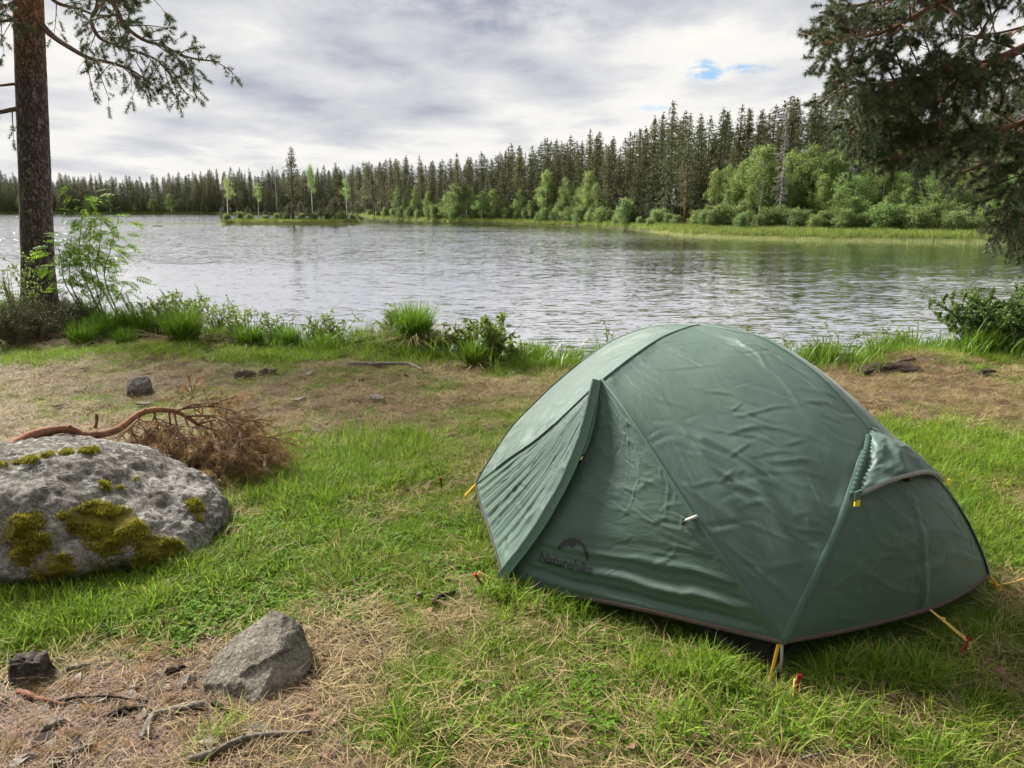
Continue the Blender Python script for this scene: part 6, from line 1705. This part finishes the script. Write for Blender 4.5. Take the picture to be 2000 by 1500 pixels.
# straw
P = np.vstack([area(13000, 1.0, 5.2), area(15000, 5.0, 10.5)])
gr = greenness(P[:, 0], P[:, 1]); cq = on_z(180, 1430); corner = np.exp(-((P[:, 0] - cq[0]) / .75) ** 2 - ((P[:, 1] - cq[1]) / .42) ** 2)
P = settle(P[rngg.uniform(0, 1, len(P)) < (.20 + .45 * (1 - gr)) * (1 - .93 * corner)], 0)
scatter('dry_straw', 'straw', P, rngg.uniform(.6, 1.15, len(P)), 'dry straw and dead grass lying between the green grass', 'straw', .15, None, rngg)
# needle litter
P = np.vstack([area(13000, 1.0, 3.2), area(9000, 3.0, 9.5)])
gr = greenness(P[:, 0], P[:, 1]); P = settle(P[rngg.uniform(.05, .8, len(P)) > gr * 1.3], 0)
scatter('needle_litter', 'litter', P, rngg.uniform(.7, 1.2, len(P)), 'brown pine needles covering the bare ground', 'needles', .1, None, rngg)
# clover
L_ = []
for px, py, rx, ry, n in [(500, 1100, 150, 90, 420), (430, 1180, 100, 60, 160), (600, 1060, 130, 70, 160), (360, 1230, 90, 40, 60), (680, 1150, 100, 60, 60), (1880, 900, 90, 45, 70), (1300, 1350, 300, 100, 60), (850, 1100, 150, 90, 60), (1100, 1430, 300, 60, 30)]:
    c = on_z(px, py); dist = np.linalg.norm(c - CP)
    L_.append(np.stack([c[0] + rngg.normal(0, .55, n) * rx * dist / FPX, c[1] + rngg.normal(0, .55, n) * abs(on_z(px, py - ry)[1] - on_z(px, py + ry)[1]) / 2, np.zeros(n)], 1))
P = np.vstack(L_); P = settle(P[free(P)], 0)
scatter('clover_patch', 'clover', P, rngg.uniform(.5, .85, len(P)), 'low clover and small weeds in the grass right of the boulder', 'clover', .12, None, rngg)

# ================================================================== SMALL THINGS ON THE GROUND
MAT_STICK = simple_mat('weathered_stick', (0.10, 0.085, 0.070), (0.27, 0.24, 0.205), 0.9, 40, 0.1, bump=.8, bscale=90, stretch=(1, 1, 1))
MAT_STICK_D = simple_mat('dark_stick', (0.022, 0.017, 0.014), (0.065, 0.052, 0.044), 0.9, 40, 0.1, bump=.8, bscale=90)
MAT_STICK_R = simple_mat('red_bark_stick', (0.13, 0.060, 0.036), (0.25, 0.125, 0.08), 0.85, 30, 0.1, bump=.6, bscale=90)
MAT_DRYLEAF = leaf_mat('dead_leaf', (0.17, 0.085, 0.055), (0.40, 0.25, 0.175), .2, .7, .2, .25)
MAT_BARKCHIP = simple_mat('bark_chip_grey', (0.10, 0.085, 0.075), (0.30, 0.265, 0.235), 0.9, 30, 0.1, bump=.6)
def stick(pix, r, mat, label, z=.028, fork=None, group='sticks on the ground', name='stick'):
    z = max(z, .03)
    P = np.array([gnd(x, y) for x, y in pix]) + [0, 0, z]; c = P[0].copy(); r = r * 1.3
    q = spline(P - c, 20); k = np.arange(20)
    q[:, 2] += .006 * (vnoise(k * .7, 0 * k + pix[0][0], 3) - .5)
    mb = MB(); tube(mb, q, r * np.linspace(1, .55, 20) * (1 + .5 * (vnoise(k * .9, 0 * k + pix[0][1], 5) - .5)), 7)
    o = mb.obj(name, mat); o.location = c; tag(o, label, 'stick', group)
    if fork:
        f = np.array([gnd(x, y) for x, y in fork]) + [0, 0, z]; mb = MB(); tube(mb, spline(f - c, 10), r * np.linspace(.7, .35, 10), 6); mb.obj('fork', mat, o)
    return o
stick([(400, 1392), (350, 1400), (300, 1412), (285, 1440), (278, 1458)], .011, MAT_STICK, 'thick grey forked root-like stick crossing the needle litter', .012, [(300, 1412), (292, 1436), (294, 1452)])
stick([(325, 1325), (345, 1322), (362, 1314)], .010, MAT_STICK_D, 'short dark grey stick left of the slanted rock')
stick([(40, 1366), (75, 1378), (130, 1392)], .009, MAT_STICK_R, 'straight red-barked stick near the black stump')
stick([(370, 1502), (430, 1480), (480, 1458), (540, 1450), (610, 1444)], .009, MAT_STICK, 'long grey stick running from the bottom edge past the flat stone')
stick([(132, 1320), (180, 1312)], .008, MAT_STICK, 'pale barkless stick right of the black stump')
stick([(85, 1440), (130, 1422)], .010, MAT_STICK, 'weathered grey stick low in the left corner litter')
stick([(140, 1490), (165, 1478), (190, 1470)], .008, MAT_STICK, 'grey stick at the bottom edge below the needle litter')
stick([(205, 1418), (240, 1402), (285, 1396)], .008, MAT_STICK_D, 'dark crooked stick left of the forked grey stick', .01, [(240, 1403), (265, 1418)])
stick([(100, 1388), (170, 1376), (240, 1378), (290, 1384)], .004, MAT_STICK_D, 'long thin dark twig between the stump and the forked stick')
stick([(848, 1190), (858, 1178), (890, 1168)], .009, MAT_STICK_D, 'black bent stick in the grass left of the tent door')
stick([(818, 1178), (822, 1166)], .009, MAT_STICK, 'stubby brown stick end left of the black bent stick')
stick([(402, 1120), (440, 1108), (480, 1092)], .006, MAT_STICK_D, 'dark twig hidden in the clover right of the boulder')
stick([(742, 1280), (746, 1298)], .005, MAT_STICK, 'tiny pale twig in the dry grass right of the rock')
stick([(415, 1387), (440, 1398), (452, 1406)], .008, MAT_STICK_D, 'dark stick lying against the foot of the slanted rock')
stick([(1660, 1305), (1720, 1312), (1745, 1320)], .003, MAT_STICK, 'thin pale straw twig in the grass below the foot end')
stick([(1560, 1500), (1600, 1488), (1622, 1478)], .004, MAT_STICK, 'thin pale stalk at the bottom edge below the tent')
stick([(680, 715), (740, 716), (800, 717), (825, 728)], .016, MAT_STICK, 'grey root branch lying on the bare bank by the straw mound', .02, [(800, 717), (815, 722), (822, 722)])
stick([(1690, 735), (1740, 718), (1785, 715)], .020, MAT_STICK_D, 'dark root exposed on the eroded peat bank at the right', .01)
stick([(1915, 735), (1940, 731)], .025, MAT_STICK_D, 'dark dead stub on the right bank')
# exposed black peat lip
V, F = ico(4); c = gnd(1740, 722)
Pp = V * np.array([.34, .16, .075]); Pp = Pp + V * (.16 * noise3(V, 2.2, 3) + .07 * noise3(V, 7, 5))[:, None] * [1, 1, .5]
MAT_PEAT = simple_mat('black_peat', (0.018, 0.013, 0.010), (0.075, 0.055, 0.040), .95, 14, .1, bump=1.0, bscale=30)
o = MB().add(Pp, F).obj('peat_bank', MAT_PEAT); o.location = c; structure(o)
# dry leaves, bark chips, cones
def leaf_mesh(seed):
    rng = np.random.default_rng(seed); n = 9; t = np.linspace(0, 1, n); w = .36 * np.sin(t * math.pi) ** .8 * (1 + .3 * np.sin(t * 22))
    z = .22 * np.sin(t * 3 + rng.uniform(0, 3)); S = np.stack([np.stack([t - .5, -w, z + .18 * w + rng.normal(0, .02, n)], 1), np.stack([t - .5, 0 * w, z], 1), np.stack([t - .5, w, z + .25 * w + rng.normal(0, .02, n)], 1)], 0)
    return MB().add(S.reshape(-1, 3), None, grid_quads(3, n), rng.uniform()).mesh('dead_leaf', MAT_DRYLEAF)
LM = [leaf_mesh(i) for i in range(4)]
for i, (px, py, s) in enumerate([(905, 1422, .05), (1232, 1468, .045), (1742, 1372, .04), (1770, 1392, .035), (1730, 1395, .04), (840, 1200, .03), (745, 1355, .035), (1050, 1405, .03), (1955, 1318, .035), (600, 1392, .04), (612, 1410, .035), (775, 1375, .03), (880, 1330, .03), (700, 1268, .028), (340, 1168, .028), (1180, 1240, .028), (650, 1420, .035), (1020, 1262, .025), (1640, 1390, .03), (1830, 1400, .03), (960, 1345, .03), (690, 1220, .028), (1300, 1432, .03), (1400, 1480, .035)]):
    o = link(bpy.data.objects.new('dead_leaf', LM[i % 4])); q = gnd(px, py); o.location = q + [0, 0, .02]; o.scale = (s, s, s); o.rotation_euler = (random.uniform(-.5, .5), random.uniform(-.5, .5), random.uniform(0, 6.28))
    tag(o, 'small curled brown dead leaf lying in the foreground grass', 'dead leaf', 'dead leaves in the grass')
rngc = np.random.default_rng(91)
for i in range(46):
    px, py = (rngc.uniform(0, 420), rngc.uniform(1325, 1500)) if i < 34 else (rngc.uniform(0, 900), rngc.uniform(715, 800))
    q = gnd(px, py); s = rngc.uniform(.014, .036) * (1 if i < 34 else 1.6); a = rngc.uniform(0, 6.28)
    V = np.array([(-1, -.5, 0), (.9, -.6, 0), (1.1, .4, 0), (-.2, .65, 0), (-.9, .4, 0)]) * s * rngc.uniform(.7, 1.3, (5, 3)); V = np.vstack([V, V + [0, 0, s * .3]])
    mb = MB().add(V, [(5, 6, 7), (5, 7, 8), (5, 8, 9), (0, 2, 1), (0, 3, 2), (0, 4, 3)], [(0, 1, 6, 5), (1, 2, 7, 6), (2, 3, 8, 7), (3, 4, 9, 8), (4, 0, 5, 9)])
    o = mb.obj('bark_chip', MAT_BARKCHIP if i % 3 else MAT_STICK_D, None, False); o.location = q + [0, 0, .016]; o.rotation_euler = (rngc.normal(0, .2), rngc.normal(0, .2), a)
    tag(o, 'flat flake of weathered bark on the needle litter' if i < 34 else 'dark bit of bark on the bare strip by the shore', 'bark chip', 'bark chips in the corner litter' if i < 34 else 'bark chips on the shore strip')
# bunches of orange dead pine needles fallen on the turf
for i, (px, py, s, lb) in enumerate([(290, 1312, 1.5, 'large orange clump of dead pine needles left of the slanted rock'), (255, 1260, 1.0, 'orange dead pine twig above the large needle clump'), (550, 1155, .9, 'orange needle bunch on the clover above the rock, left one'), (650, 1160, .8, 'orange needle bunch on the clover above the rock, right one'), (300, 1195, .9, 'faded needle bunch below the boulder'), (90, 1350, 1.0, 'pale needle bunch by the black stump'), (590, 1130, .6, 'small orange needle bunch above the pair on the clover'), (768, 1200, .6, 'small orange needle bunch left of the black bent stick'), (135, 1355, .9, 'pale needle bunch right of the black stump')] + [(x_, y_, s_, 'loose bunch of dead pine needles on the corner litter') for x_, y_, s_ in ((60, 1420, 1.0), (160, 1445, .9), (240, 1370, 1.1), (330, 1370, .8), (30, 1470, 1.0), (220, 1480, .9), (110, 1495, 1.0), (330, 1455, .9), (275, 1330, 1.2), (310, 1290, 1.1), (180, 1400, .8))]):
    rng = np.random.default_rng(600 + i); c = gnd(px, py)
    o = empty('needle_bunch', lb, 'pine needles', tuple(c), 'dead needle bunches')
    tp = rng.normal(0, .03 * s, (9, 3)) * [1, 1, .2] + [0, 0, .012]; a = rng.normal(rng.uniform(0, 6.28), .7, 9)
    mb = MB(); tufts(mb, tp, unit(np.stack([np.cos(a), np.sin(a), rng.uniform(.0, .5, 9)], 1)), 34, .062 * (s * .5 + .5), .0024, rng, .4, 1, (.05, .7))
    V = mb.V[0]; V[:, 2] = np.maximum(V[:, 2], .004)
    mb.obj('needles', MAT_DEADNEEDLE, o)
    mb = MB(); tube(mb, [(0, 0, .006), (.03 * s, .01, .014), (.06 * s, .0, .012)], .0026, 5); mb.obj('twig', MAT_STICK_R, o)
# ---- unseen pines added behind and beside the camera to hold back sky light
rngw = np.random.default_rng(13); pts = []
for k in range(44):
    a = rngw.uniform(math.radians(205), math.radians(356)); r = rngw.uniform(8.5, 30)
    pts.append((r * math.cos(a), r * math.sin(a) - 1.0, 0))
P = np.array(pts); P[:, 2] = ground_z(P[:, 0], P[:, 1]) - .1
scatter('unseen_shade_pines', 'wood', P, rngw.uniform(1.0, 1.4, len(P)), 'unseen pines added behind the campsite to shade it', 'forest', .01, None, rngw)

# ---- low stone breaking the water left of the island
V, F = ico(4); c = on_z(308, 442.0, WATER)
Pk = V * np.array([.75, .45, .20]) + V * (.25 * noise3(V, 1.5, 3) + .10 * noise3(V, 5, 5))[:, None] * [1, 1, .4]
o = MB().add(Pk, F, None, 0.0).obj('lake_rock', MAT_GREYSTONE); o.location = c
tag(o, 'low dark stone breaking the lake surface left of the island', 'rock')
